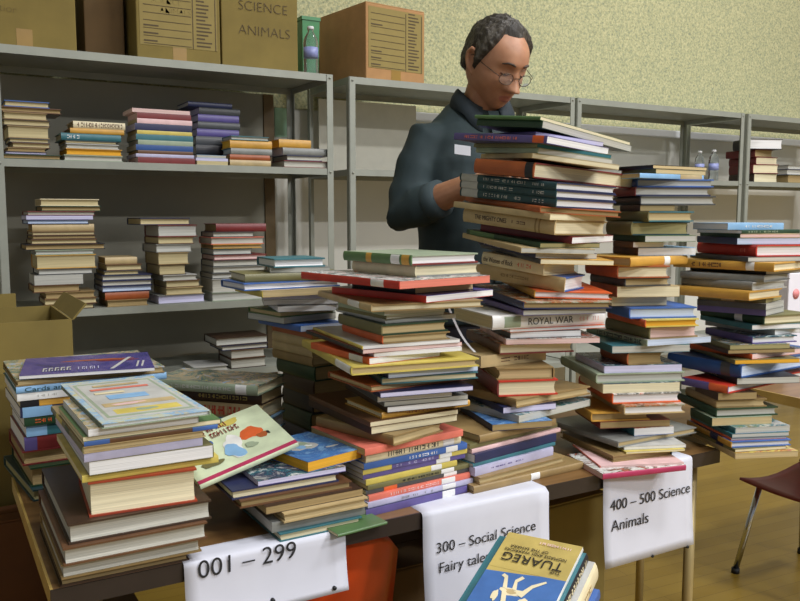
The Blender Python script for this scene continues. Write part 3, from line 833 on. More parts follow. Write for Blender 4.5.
SHELF['T2'] = ('the lower shelf\'s second stack', [
 fr(105,137,256,263,'tan','tan','small gold-tan book',s='R'), fr(106,142,264,270,'brown','cream','cream-paged book'),
 fr(104,139,270,274,'dgrey','cream','thin cream-paged book'), fr(102,152,275,280,'navy','white','white-and-navy striped book'),
 fr(102,152,280,285,'navy','white','second white-and-navy striped book'), fr(102,152,285,290,'navy','blue','third white-and-navy striped book'),
 fr(105,149,290,297,'rust','tan','rust-red book',s='R'), fr(107,148,297,304,'dtan','tan','gold-tan book')])
SHELF['T3'] = ('the lower shelf\'s third stack', [
 fr(140,190,217,224,'navy','cream','thin navy book with cream pages',yaw=5), fr(158,197,224,236,'maroon','grey','thick grey-paged book with maroon spine',yaw=5),
 fr(158,194,236,243,'brown','cream','cream-paged brown book',yaw=5), fr(156,192,244,252,'grey','grey','grey-paged book',yaw=5),
 fr(158,189,252,264,'dtan','cream','thick cream-paged book',yaw=4), fr(159,186,264,274,'dbrown','cream','cream-paged dark book',yaw=4),
 fr(163,197,274,279,'lgrey','white','pale grey book',yaw=4), fr(166,200,279,285,'brown','cream','cream-edged book',yaw=3),
 fr(166,203,285,291,'tan','cream','wide cream book',yaw=3), fr(158,205,292,301,'grey','lav','grey-lavender wide book',yaw=3)])
SHELF['T4'] = ('the lower shelf\'s rightmost stack', [
 fr(216,266,222,230,'maroon','dtan','dark maroon book',s='R'), fr(213,254,231,236,'dgrey','white','white-paged grey book'),
 fr(211,264,237,244,'salmon','white','salmon and white book'), fr(213,262,245,249,'gold','tan','thin gold book'),
 fr(213,252,249,255,'dteal','grey','dark teal book'), fr(214,267,255,260,'maroon','pink','thin maroon book'),
 fr(213,266,260,266,'dgrey','white','white-paged book'), fr(213,265,266,272,'grey','white','white-paged grey-covered book'),
 fr(212,262,272,277,'dgrey','grey','grey book'), fr(212,262,277,290,'lgrey','white','thickest white-paged book'),
 fr(212,266,290,299,'sage','grey','pale green-grey book')])
SHELF['R1'] = ('the right shelf\'s dark red stack', [
 ('H','L',733,748,783,137,10,'black','white','black book with white pages',{'dy':.06,'r':1.0}), ('H','L',726,755,773,148,7,'maroon','tan','small maroon book',{'dy':.06}),
 ('H','L',729,756,778,155,7,'maroon','cream','maroon book with cream pages',{'dy':.06}), ('H','L',729,753,779,162,8,'maroon','cream','maroon book with brighter pages',{'dy':.06}),
 ('H','L',729,754,778,170,9,'dbrown','cream','thick dark book with cream pages',{'dy':.06})])
SHELF['R2'] = ('the right shelf\'s low pile', [
 fr(789,806,162,166,'grey','grey','thin grey book'), fr(788,805,166,171,'navy','grey','slate blue book'), fr(789,806,171,179,'olive','tan','olive-tan book')])
# ------------------------------------------------------------- the setting
YS, YB, YW = 3.06, 3.48, 3.58            # shelf front, shelf back, wall
def floor_mat():
    m, nt, b = new_mat('gym_floor')
    tc = nd(nt, 'ShaderNodeTexCoord')
    mp = nd(nt, 'ShaderNodeMapping')
    mp.inputs['Scale'].default_value = (1.0, 1.0, 1.0)
    mp.inputs['Rotation'].default_value = (0, 0, R(4))
    br = nd(nt, 'ShaderNodeTexBrick', Scale=1.0)
    br.inputs['Color1'].default_value = rgb((142, 114, 42))
    br.inputs['Color2'].default_value = rgb((152, 124, 50))
    br.inputs['Mortar'].default_value = rgb((116, 88, 30))
    br.inputs['Mortar Size'].default_value = 0.0012
    br.inputs['Brick Width'].default_value = 1.3
    br.inputs['Row Height'].default_value = 0.06
    nz = nd(nt, 'ShaderNodeTexNoise', Scale=3.0, Detail=6.0)
    nt.links.new(tc.outputs['Object'], mp.inputs['Vector'])
    nt.links.new(mp.outputs['Vector'], br.inputs['Vector'])
    nt.links.new(tc.outputs['Object'], nz.inputs['Vector'])
    mx = nt.nodes.new('ShaderNodeMix')
    mx.data_type = 'RGBA'
    mx.blend_type = 'MULTIPLY'
    mx.inputs['Factor'].default_value = 0.5
    cr = ramp(nt, [(0.3, (0.7, 0.7, 0.66, 1)), (0.7, (1, 1, 1, 1))])
    nt.links.new(nz.outputs['Fac'], cr.inputs['Fac'])
    nt.links.new(br.outputs['Color'], mx.inputs['A'])
    nt.links.new(cr.outputs['Color'], mx.inputs['B'])
    nt.links.new(mx.outputs['Result'], b.inputs['Base Color'])
    b.inputs['Roughness'].default_value = 0.32
    return m
def speckle_mat():
    m, nt, b = new_mat('speckled_acoustic_board')
    tc = nd(nt, 'ShaderNodeTexCoord')
    n1 = nd(nt, 'ShaderNodeTexNoise', Scale=78.0, Detail=5.0, Roughness=0.75)
    n2 = nd(nt, 'ShaderNodeTexNoise', Scale=95.0, Detail=3.0, Roughness=0.7)
    mp = nd(nt, 'ShaderNodeMapping')
    mp.inputs['Location'].default_value = (7, 3, 5)
    nt.links.new(tc.outputs['Object'], n1.inputs['Vector'])
    nt.links.new(tc.outputs['Object'], mp.inputs['Vector'])
    nt.links.new(mp.outputs['Vector'], n2.inputs['Vector'])
    c1 = ramp(nt, [(0.36, rgb((140, 148, 124))), (0.5, rgb((180, 179, 138))), (0.64, rgb((204, 199, 156)))])
    c2 = ramp(nt, [(0.33, rgb((150, 138, 92))), (0.48, (1, 1, 1, 1))])
    nt.links.new(n1.outputs['Fac'], c1.inputs['Fac'])
    nt.links.new(n2.outputs['Fac'], c2.inputs['Fac'])
    mx = nt.nodes.new('ShaderNodeMix')
    mx.data_type = 'RGBA'
    mx.blend_type = 'MULTIPLY'
    mx.inputs['Factor'].default_value = 0.45
    nt.links.new(c1.outputs['Color'], mx.inputs['A'])
    nt.links.new(c2.outputs['Color'], mx.inputs['B'])
    nt.links.new(mx.outputs['Result'], b.inputs['Base Color'])
    b.inputs['Roughness'].default_value = 0.95
    bp = nd(nt, 'ShaderNodeBump', Strength=0.5, Distance=0.004)
    nt.links.new(n1.outputs['Fac'], bp.inputs['Height'])
    nt.links.new(bp.outputs['Normal'], b.inputs['Normal'])
    return m
M_wall = mat('painted_wall', (228, 226, 216), rough=0.8, var=0.05, scale=2.0)
M_white = mat('white_paint', (222, 224, 226), rough=0.5, var=0.03)
M_steel = mat('grey_steel', (150, 153, 142), rough=0.5, var=0.06, metal=0.15)
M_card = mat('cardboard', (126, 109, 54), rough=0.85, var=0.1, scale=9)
M_shadecard = mat('shade_cardboard', (88, 66, 34), rough=0.85, var=0.12, scale=9)  # cardboard brown darkened to stand in for shade
M_print = mat('printed_ink', (84, 70, 48), rough=0.8)
M_formp = mat('printed_form_panel', (144, 127, 72), rough=0.8, var=0.05)
M_tape = mat('packing_tape', (150, 118, 52), rough=0.35, var=0.05)
M_black = mat('black_rubber', (24, 24, 26), rough=0.6)
M_chrome = mat('chrome', (200, 204, 208), rough=0.18, metal=1.0, var=0.02)
M_brass = mat('tan_steel_leg', (168, 150, 104), rough=0.4, metal=0.35, var=0.05)

o = MB().box(-4, 9, -8, YW, -0.05, 0).build('floor', floor_mat()); struct(o)
ZR = 1.755
wall = MB().box(-4, 9, YW, YW + 0.1, 0, ZR).build('wall_back', M_wall); struct(wall)
panel = MB().box(-4, 9, YW - 0.012, YW + 0.1, ZR, 5.2).build('wall_back_panel', speckle_mat()); struct(panel)
o = MB().box(1.95, 9, YW - 0.045, YW - 0.0121, ZR - 0.022, ZR + 0.022).build('trim_1', M_white, bevel=0.006); struct(o)
bx0, bx1 = at_y(264, 170, YB + 0.03).x, at_y(274, 170, YB + 0.03).x
M_back = mat('grey_backing_board', (152, 149, 134), rough=0.75, var=0.08, scale=3)
o = MB().box(-3.0, bx0, YB + 0.03, YB + 0.045, 0.0, 1.80).build('wall_backing', M_back); struct(o)
o = MB().box(bx0 + 0.001, bx1, YB + 0.022, YB + 0.05, 0.0, 1.80).build('trim_2', mat('brown_wood_trim', (112, 92, 60), rough=0.6)); struct(o)
# ceiling high above the gym, outside the picture
o = MB().box(-4, 9, -8, YW + 0.1, 5.2, 5.3).build('ceiling', mat('ceiling_paint', (190, 190, 180), rough=0.9)); struct(o)

# ---------------------------------------------------------------- shelving
def shelf_unit(x0, x1, levels, label, group):
    root = empty('shelving_unit', ((x0 + x1) / 2, (YS + YB) / 2, 0))
    tag(root, label, 'shelf', group)
    cx, cy = root.location.x, root.location.y
    w, d = (x1 - x0), (YB - YS)
    for i, z in enumerate(levels):
        lip = 0.028 if i == 0 else 0.026
        s = MB()
        s.box(-w / 2 + .002, w / 2 - .002, -d / 2 + .002, d / 2 - .002, z - 0.003, z)
        s.box(-w / 2 + .002, w / 2 - .002, -d / 2, -d / 2 + .0025, z - lip, z)
        s.box(-w / 2 + .002, w / 2 - .002, d / 2 - .0025, d / 2, z - lip, z)
        s.box(-w / 2, -w / 2 + .0025, -d / 2, d / 2, z - lip, z)
        s.box(w / 2 - .0025, w / 2, -d / 2, d / 2, z - lip, z)
        s.build('shelf_board', M_steel, root)
    top = levels[0] - 0.0006
    for sx in (-1, 1):
        for sy in (-1, 1):
            p = MB()
            X, Y = sx * w / 2, sy * d / 2
            p.box(min(X, X - sx * .025), max(X, X - sx * .025), min(Y, Y + sy * .003), max(Y, Y + sy * .003), 0, top)
            p.box(min(X, X + sx * .0025), max(X, X + sx * .0025), min(Y, Y - sy * .025), max(Y, Y - sy * .025), 0, top)
            q = p.build('post', M_steel, root)
            for z in (levels if sy < 0 else ()):
                MB().tube([(X - sx * .0125, Y + sy * .003, z - .015), (X - sx * .0125, Y + sy * .006, z - .015)], 0.005, 6).build('bolt', M_steel, q)
    return root
Z1, Z2, Z3, Z4 = at_y(331, 74.5, YS).z, at_y(331, 168.5, YS).z, at_y(270, 299, YS).z, at_y(240, 369, YS).z
GR = 'grey steel shelving units along the back wall'
UX = [at_y(x, 170, YS).x for x in (-4, 333, 350, 573, 576, 742, 746)]
shelf_unit(UX[0], UX[1], [Z1, Z2, Z3, Z4], 'left grey steel shelving unit full of books with cartons on top', GR)
shelf_unit(UX[2], UX[3], [Z1, Z2, 0.55], 'empty grey steel shelving unit right behind the man', GR)
shelf_unit(UX[4], UX[5], [Z1, Z2, 0.55], 'grey steel shelving unit holding two water bottles at far right', GR)
shelf_unit(UX[6], UX[6] + 1.2, [Z1, Z2, 0.55], 'grey steel shelving unit cut off by the right picture edge', GR)

# ------------------------------------------------------- cartons and bottle
def form_lines(root, w, h, z0, rnd, parent=None):
    """a shipping form printed on the front: ruled lines at left, short bars at right"""
    p = MB().box(-w / 2 + .012, w / 2 - .012, -0.0012, -0.0004, z0 + .05, z0 + h - .012).build('printed_form', M_formp, root)
    s = MB()
    z = z0 + .055
    for k in range(9):
        s.box(-w / 2 + .025, w / 2 - .11, -0.0022, -0.0012, z, z + .0022)
        if k < 3 or k == 6:
            s.box(-w / 2 + .025, -w / 2 + .025 + rnd.uniform(.03, .06), -0.0022, -0.0012, z + .008, z + .013)
        z += .027
    z = z0 + .06
    while z < z0 + h - .02:
        s.box(w / 2 - .09, w / 2 - .09 + rnd.uniform(.03, .06), -0.0022, -0.0012, z, z + .005)
        z += .0135
    s.box(w / 2 - .105, w / 2 - .102, -0.0022, -0.0012, z0 + .05, z0 + h - .02)
    s.box(w / 2 - .02, w / 2 - .017, -0.0022, -0.0012, z0 + .05, z0 + h - .02)
    s.build('form_ruling', M_print, p)
def carton(pos, w, d, h, rz, m, label, group=None, form=False, words=None, tape=True, name='cardboard_box'):
    """pos is the front left bottom corner; front face runs along local x"""
    root = empty(name, pos, rz)
    tag(root, label, 'box', group)
    b = MB().box(0, w, 0, d, 0, h).build('carton_body', m, root, bevel=0.004)
    f = MB()
    f.box(0.002, w - .002, 0.002, d / 2 - .0015, h + .0002, h + .004)
    f.box(0.002, w - .002, d / 2 + .0015, d - .002, h + .0002, h + .004)
    f.build('flap', m, root)
    if tape:
        MB().box(w / 2 - .025, w / 2 + .025, -.0008, -.0001, 0.002, .06).build('packing_tape', M_tape, root)
    sub = empty('front_print', (w / 2, 0, 0))
    sub.parent = root
    if form:
        form_lines(sub, w, h, 0, random.Random(5))
    for (s, x, z, size, rot) in (words or ()):
        text_mesh('handwriting', s, size, M_print, sub, (x, -0.0024, z), (math.cos(rot), 0, math.sin(rot)), (-math.sin(rot), 0, math.cos(rot)), thick=0.0002, off=-0.0012)
    if not form and not words:
        bpy.data.objects.remove(sub)
    return root
def on_top(px, py, Y):
    p = at_y(px, py, Y)
    return p.x
CG = 'cartons on top of the shelving'
zt = Z1 + 0.0005
yb_ = YS + 0.03
x = at_y(77, 50, yb_).x
carton((x - .33, yb_, zt), .33, .36, .30, 0, M_card, 'leftmost tan carton on the top shelf, cut by the picture edge', CG, words=[('Fiction', -.115, .115, .036, -0.08)])
x = at_y(84, 50, YS + .16).x
carton((x + .004, YS + .16, zt), .14, .22, .30, 0, M_shadecard, 'carton coloured dark brown as shade, set back between two tan cartons', CG, tape=False)  # shade on the recessed carton is put into its colour
x0, x1 = at_y(137, 50, yb_).x, at_y(220.5, 50, yb_).x
carton((x0, yb_, zt), x1 - x0, .36, .31, 0, M_card, 'tan carton with a printed form on the top shelf', CG, form=True, words=[('SCIENCE', -.1, .20, .028, 0), ('ANIMALS', -.07, .168, .028, 0)])
x0, x1 = at_y(222, 50, yb_).x, at_y(298, 50, yb_).x
carton((x0, yb_, zt), x1 - x0, .36, .31, 0, M_card, 'tan carton with handwritten SCIENCE ANIMALS beside the water bottle', CG, words=[('SCIENCE', -.09, .215, .052, 0), ('ANIMALS', -.09, .125, .052, 0)], tape=False)
x0, x1 = at_y(366, 70, yb_).x, at_y(426, 70, yb_).x
carton((x0, yb_, zt), (x1 - x0) * 1.06, .37, .31, R(7), mat('tan_cardboard', (172, 130, 84), rough=0.85, var=0.08), 'tan carton with printed form above the man\'s shoulder', CG, form=True)
# green bin at the back of the top shelf
x0 = at_y(299, 30, YS + .3).x - .02
g = empty('storage_bin', (x0 + .05, YS + .3, zt)); tag(g, 'green plastic bin behind the bottle on the top shelf', 'bin')
s = MB(); s.loft([[(sx * w_, sy * d_, z) for sx, sy in ((-1, -1), (1, -1), (1, 1), (-1, 1))] for w_, d_, z in ((.035, .05, 0), (.04, .06, .26))])
s.smooth = [False] * len(s.f)
s.build('bin_body', mat('green_plastic', (52, 128, 72), rough=0.4), g)
MB().box(-.043, .043, -.064, .064, .2605, .275).build('bin_lid', mat('green_plastic', (52, 128, 72)), g)

def glass_like(name, col, rough=0.05):
    m, nt, b = new_mat(name)
    b.inputs['Base Color'].default_value = rgb(col)
    b.inputs['Transmission Weight'].default_value = 0.92
    b.inputs['Roughness'].default_value = rough
    b.inputs['IOR'].default_value = 1.2
    return m
M_pet = glass_like('clear_bottle_plastic', (226, 234, 236))
M_lab = mat('bottle_label', (140, 148, 196), rough=0.4, var=0.25, scale=40)
def bottle(x, y, z, label, group, s=1.0):
    r = empty('water_bottle', (x, y, z)); tag(r, label, 'bottle', group)
    r.scale = (s, s, s)
    prof = [(.0, .0), (.028, .001), (.0325, .008), (.0325, .02), (.0305, .028), (.0325, .036), (.0305, .046), (.0325, .056), (.0325, .066),
            (.0315, .07), (.0315, .118), (.033, .124), (.0325, .138), (.028, .156), (.018, .174), (.0125, .182), (.0125, .19), (.012, .191)]
    MB().lathe(prof, 24).build('bottle_body', M_pet, r)
    lb = MB()
    n = 24
    for k, rr in enumerate((.0322,)):
        vs = [(rr * math.cos(2 * math.pi * i / n), rr * math.sin(2 * math.pi * i / n), z_) for z_ in (.072, .116) for i in range(n)]
        vs += [((rr + .0004) * math.cos(2 * math.pi * i / n), (rr + .0004) * math.sin(2 * math.pi * i / n), z_) for z_ in (.072, .116) for i in range(n)]
        fs = []
        for i in range(n):
            j = (i + 1) % n
            fs += [(i, n + i, n + j, j), (2 * n + i, 2 * n + j, 3 * n + j, 3 * n + i), (n + i, 3 * n + i, 3 * n + j, n + j), (i, j, 2 * n + j, 2 * n + i)]
        lb.add(vs, fs, 0, True)
    lb.build('label_band', M_lab, r)
    MB().lathe([(.0, .1912), (.0145, .1914), (.0145, .203), (.013, .205), (0, .205)], 20).build('bottle_cap', M_white, r)
    return r
BG = 'clear plastic water bottles'
p = at_y(311, 74, YS + .06)
bottle(p.x, YS + .06, zt, 'water bottle standing on the top shelf between two cartons', BG, .93)
p = at_y(699, 178, YS + .10); bottle(p.x, YS + .10, Z2 + .0005, 'left water bottle of two on the right middle shelf', BG, .8)
p = at_y(713, 179, YS + .10); bottle(p.x, YS + .10, Z2 + .0005, 'right water bottle of two, beside the shelf post', BG, .85)
# pale sheets against the wall behind the shelving
x0, x1 = UX[2] + .04, at_y(413, 95, YB).x
pb = MB().box(x0, x1, YB - .03, YB - .02, Z2 + .001, Z1 - .04).build('poster_board', mat('pale_board', (216, 212, 196), rough=.7, var=.04))
pb.location.z = 0; tag(pb, 'pale board standing behind the shelf at the man\'s back', 'board')
x0, x1 = at_y(275, 110, YW - .01).x, at_y(290, 110, YW - .01).x
pg = MB().box(x0, x1, YW - .006, YW - .001, at_y(280, 137, YW).z, at_y(280, 100, YW).z).build('wall_sheet', mat('pale_green_sheet', (176, 216, 186), rough=.7)); tag(pg, 'pale green sheet hanging on the wall behind shelf posts', 'sheet')

# open carton behind the left stacks
cx0, cx1 = at_y(-40, 320, 1.98).x, at_y(72, 320, 1.98).x
zc = at_y(40, 321, 1.98).z
ob = empty('open_carton', (cx0, 1.98, 0)); tag(ob, 'open tan carton behind the left stacks under the shelf', 'box')
w_ = cx1 - cx0
s = MB()
s.box(0, w_, 0, .005, 0, zc); s.box(0, w_, .33, .335, 0, zc); s.box(0, .005, .005, .33, 0, zc); s.box(w_ - .005, w_, .005, .33, 0, zc); s.box(.005, w_ - .005, .005, .33, 0, .005)
s.build('carton_body', M_card, ob)
fl = MB(); fl.box(0, w_ * .62, .337, .341, zc - .02, zc + .035); fl.build('back_flap', M_card, ob)
fl = MB()
fl.add([(w_ + .0006, 0, zc), (w_ + .0006, .33, zc), (w_ + .03, .33, zc + .035), (w_ + .03, 0, zc + .035), (w_ + .004, 0, zc - .002), (w_ + .004, .33, zc - .002), (w_ + .034, .33, zc + .033), (w_ + .034, 0, zc + .033)],
       [(0, 1, 2, 3), (7, 6, 5, 4), (0, 3, 7, 4), (1, 5, 6, 2), (3, 2, 6, 7), (0, 4, 5, 1)]); fl.build('side_flap', M_card, ob)

# ------------------------------------------------------------------ tables
ZT, YT0, YT1 = 0.735, 1.225, 1.825
def wood_mat(name, c1, c2, rough=.4):
    m, nt, b = new_mat(name)
    tc = nd(nt, 'ShaderNodeTexCoord')
    mp = nd(nt, 'ShaderNodeMapping')
    mp.inputs['Scale'].default_value = (2, 26, 26)
    nz = nd(nt, 'ShaderNodeTexNoise', Scale=1.5, Detail=5.0, Distortion=0.6)
    nt.links.new(tc.outputs['Object'], mp.inputs['Vector']); nt.links.new(mp.outputs['Vector'], nz.inputs['Vector'])
    cr = ramp(nt, [(0.3, rgb(c1)), (0.7, rgb(c2))])
    nt.links.new(nz.outputs['Fac'], cr.inputs['Fac']); nt.links.new(cr.outputs['Color'], b.inputs['Base Color'])
    b.inputs['Roughness'].default_value = rough
    return m
M_top = wood_mat('table_laminate', (108, 78, 44), (130, 98, 58))
M_edge = mat('dark_table_edge', (44, 34, 28), rough=.5)
M_trimedge = mat('table_end_trim', (190, 160, 90), rough=.4)
def table(x0, x1, y0, y1, legs, label, group, z=ZT):
    root = empty('folding_table', ((x0 + x1) / 2, (y0 + y1) / 2, 0)); tag(root, label, 'table', group)
    w, d = x1 - x0, y1 - y0
    MB().box(-w / 2 + .004, w / 2 - .004, -d / 2 + .004, d / 2 - .004, z - .024, z).build('tabletop', M_top, root)
    e = MB()
    e.box(-w / 2, w / 2, -d / 2, -d / 2 + .004, z - .03, z); e.box(-w / 2, w / 2, d / 2 - .004, d / 2, z - .03, z)
    e.box(w / 2 - .004, w / 2, -d / 2 + .004, d / 2 - .004, z - .03, z)
    e.build('edge_band', M_edge, root)
    MB().box(-w / 2, -w / 2 + .004, -d / 2 + .004, d / 2 - .004, z - .03, z).build('end_trim', M_trimedge, root)
    for lx, ly in legs:
        X, Y = lx - root.location.x, ly - root.location.y
        l = MB().tube([(X, Y, .006), (X, Y, z - .03)], .0125, 12).build('leg', M_brass, root)
        MB().lathe([(0, 0), (.016, 0), (.016, .02), (0, .02)], 12, (X, Y, 0)).build('rubber_foot', M_black, l)
    return root
TG = 'tables carrying the donated books'
lx = at_y(690, 520, 1.285).x
table(.13, 1.555, YT0, YT1, [(.2, 1.30), (.2, 1.79), (lx, 1.285), (.95, 1.75)], 'long brown table at front carrying most of the stacks', TG)
table(1.56, 1.90, 1.34, 1.80, [(lx * 1.13, 1.285 * 1.13), (1.60, 1.77), (1.87, 1.75)], 'smaller table under the far right stack', TG)
table(2.20, 3.5, 1.20, 1.82, [(2.30, 1.28), (3.2, 1.78), (3.4, 1.3), (3.4, 1.75)], 'brown table whose end shows at the right picture edge', TG)
# cartons and things under the tables
carton((1.00, 1.40, .0), .40, .24, .60, R(3), M_card, 'tan carton on floor under table between the two paper signs', 'cartons under the table', tape=False)

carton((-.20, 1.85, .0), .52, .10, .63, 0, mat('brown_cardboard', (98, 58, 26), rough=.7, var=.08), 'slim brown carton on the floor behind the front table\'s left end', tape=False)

carton((.135, 1.37, 0), .20, .30, .50, 0, M_shadecard, 'added dark carton for shade under the table behind the 001 sign', 'cartons under the table', tape=False)  # added to darken the floor area under the table
carton((.815, 1.45, 0), .165, .24, .52, 0, M_shadecard, 'added dark carton for shade between the orange chair and tan carton', 'cartons under the table', tape=False)  # added as a dark filler where the gap is in shade
# -------------------------------------------------------------- paper signs
M_paper = mat('white_sign_paper', (208, 210, 222), rough=.7, var=.02)
M_ink = mat('black_sign_ink', (34, 34, 38), rough=.7)
SIGNG = 'printed paper category signs taped to the table edge'
def sign(xl, xr, drop, lines, label, holes=(), lean=0.012, curl=0.0):
    """sheet folded over the table's front edge; lower part hangs"""
    w = xr - xl
    root = empty('paper_sign', ((xl + xr) / 2, YT0 - .004, ZT)); tag(root, label, 'sign', SIGNG)
    prof = [(.05, .0003), (.02, .0003), (.004, .0004), (.0, -.002), (-.0015, -.008)]
    for k in range(1, 11):
        f = k / 10
        prof.append((-.002 - lean * f * f, -.008 - (drop - .008) * f))
    n = 12
    vs, fs = [], []
    for s_ in (0, 1):
        for (yy, zz) in prof:
            for i in range(n + 1):
                t = i / n
                cu = -curl * max(0, t - .8) ** 2 * 25 * (1 if zz < -.004 else 0)
                vs.append((-w / 2 + w * t, yy + (-.0003 if s_ == 0 else 0) + (cu if s_ == 0 else cu), zz + (.0003 if s_ == 0 and zz > -.001 else 0)))
    m = (n + 1) * len(prof)
    for j in range(len(prof) - 1):
        for i in range(n):
            a = j * (n + 1) + i
            fs.append((a, a + n + 1, a + n + 2, a + 1))
            fs.append((m + a, m + a + 1, m + a + n + 2, m + a + n + 1))
    for j in range(len(prof) - 1):
        for i in (0, n):
            a = j * (n + 1) + i; b = a + n + 1
            fs.append((a, m + a, m + b, b) if i == 0 else (a, b, m + b, m + a))
    for i in range(n):
        a = (len(prof) - 1) * (n + 1) + i
        fs.append((a, m + a, m + a + 1, a + 1))
    MB().add(vs, fs, 0, True).build('paper_sheet', M_paper, root)
    for body, x, z, size in lines:
        f = -z / drop
        t_ = text_mesh('lettering', body, size, M_ink, root, (x, -.0038 - lean * f * f, z), (1, 0, 0), (0, -lean * 2 * f / drop * .0 , 1), thick=.0002, off=-.0001 * size / .03)
    for hx, hz in holes:
        MB().tube([(hx, -.0012 - lean - .003, hz), (hx, -.0008 - lean + .004, hz)], .0034, 10).build('punch_hole', M_black, root)
    return root
def sgx(px, py): return at_y(px, py, YT0).x
def sgz(px, py): return at_y(px, py, YT0).z - ZT
xl, xr = sgx(183, 565), sgx(344, 540)
cx = (xl + xr) / 2
sign(xl, xr, -sgz(347, 585), [('001 – 299', sgx(196, 576) - cx, sgz(196, 577), .041)], 'white paper sign reading 001 – 299 at the left', holes=[(sgx(269, 597) - cx, sgz(269, 596)), (sgx(330, 586) - cx, sgz(330, 584))])
xl, xr = sgx(421, 513), sgx(545, 490)
cx = (xl + xr) / 2
sign(xl, xr, .24, [('300 – Social Science', sgx(433, 552) - cx, sgz(433, 552), .0285), ('Fairy tales, Plays', sgx(435, 571) - cx, sgz(435, 571), .0285)], 'white paper sign reading 300 – Social Science, behind the desert-rider book', lean=.02, curl=.006)
xl, xr = sgx(601, 492), sgx(690, 470)
cx = (xl + xr) / 2
sign(xl, xr, -sgz(601, 566), [('400 – 500 Science', sgx(607, 509) - cx, sgz(607, 510), .0328), ('Animals', sgx(607, 530) - cx, sgz(607, 530), .0345)], 'white paper sign reading 400 – 500 Science Animals', holes=[(sgx(646, 553) - cx, sgz(646, 553)), (sgx(681, 544) - cx, sgz(681, 544))])

# ------------------------------------------------------------------- chairs
def shell_chair(loc, rz, zs, ztop, w, m, legm, label, legs, rake=.08, group=None, round_=.5):
    """moulded plastic chair; seat faces local +y, back at y = 0"""
    root = empty('plastic_chair', loc, rz); tag(root, label, 'chair', group)
    prof = []
    D = w * 1.0
    for k in range(7):
        t = k / 6
        prof.append((D - D * .86 * t, zs + .012 - .02 * math.sin(math.pi * t), 1 - .06 * (1 - t)))
    for k in range(1, 6):
        a = math.pi / 2 * k / 5
        prof.append((D * .14 - .055 * math.sin(a), zs + .012 + .055 * (1 - math.cos(a)), 1.0))
    y0, z0 = prof[-1][0], prof[-1][1]
    for k in range(1, 13):
        t = k / 12
        prof.append((y0 - rake * t, z0 + (ztop - z0) * t, 1 - .1 * t))
    n = 14
    vs, fs = [], []
    for j, (yy, zz, ww) in enumerate(prof):
        for i in range(n + 1):
            u = -1 + 2 * i / n
            dish = .018 * (u * u) * (1 if j > 8 else .5)
            z_ = zz
            if j > 12:   # rounded top corners
                k = (j - 12) / (len(prof) - 13)
                z_ = zz - round_ * w * .22 * k * abs(u) ** 4
            vs.append((u * w / 2 * ww, yy + (dish if j > 8 else 0), z_ + (dish if j <= 8 else 0)))
    for j in range(len(prof) - 1):
        for i in range(n):
            a = j * (n + 1) + i
            fs.append((a, a + 1, a + n + 2, a + n + 1))
    sh = MB().add(vs, fs, 0, True).build('seat_shell', m, root)
    md = sh.modifiers.new('thickness', 'SOLIDIFY'); md.thickness = .009; md.offset = 0
    for (a, b) in legs:
        l = MB().tube([a, b], .0105, 10).build('leg', legm, root)
        MB().lathe([(0, 0), (.014, 0), (.014, .018), (0, .018)], 10, (b[0], b[1], b[2] - .012)).build('foot_cap', M_black, l)
    return root
ZL = .38
p0 = at_y(300, 560, 1.30)
ch_x = at_y(412, 530, 1.31).x
shell_chair((ch_x - .195, 1.335, 0), R(8), .40, .694, .37, mat('orange_plastic', (206, 70, 26), rough=.28, var=.06), M_chrome, 'orange plastic chair pushed under table between two signs',
            [((-.13, .30, .395), (-.17, .36, .012)), ((.13, .30, .395), (.17, .36, .012)), ((-.13, .07, .395), (-.17, .0, .012)), ((.13, .07, .395), (.17, .0, .012))], rake=.05, round_=.75)
shell_chair((2.80, 1.66, 0), R(88), .325, .66, .36, mat('burgundy_plastic', (112, 32, 32), rough=.45, var=.08), M_chrome, 'dark red plastic chair with chrome legs at right edge',
            [((-.13, .30, .33), (-.17, .36, .012)), ((.13, .30, .33), (.17, .36, .012)), ((-.13, .07, .33), (-.17, .0, .012)), ((.13, .07, .33), (.17, .0, .012))], rake=.05)
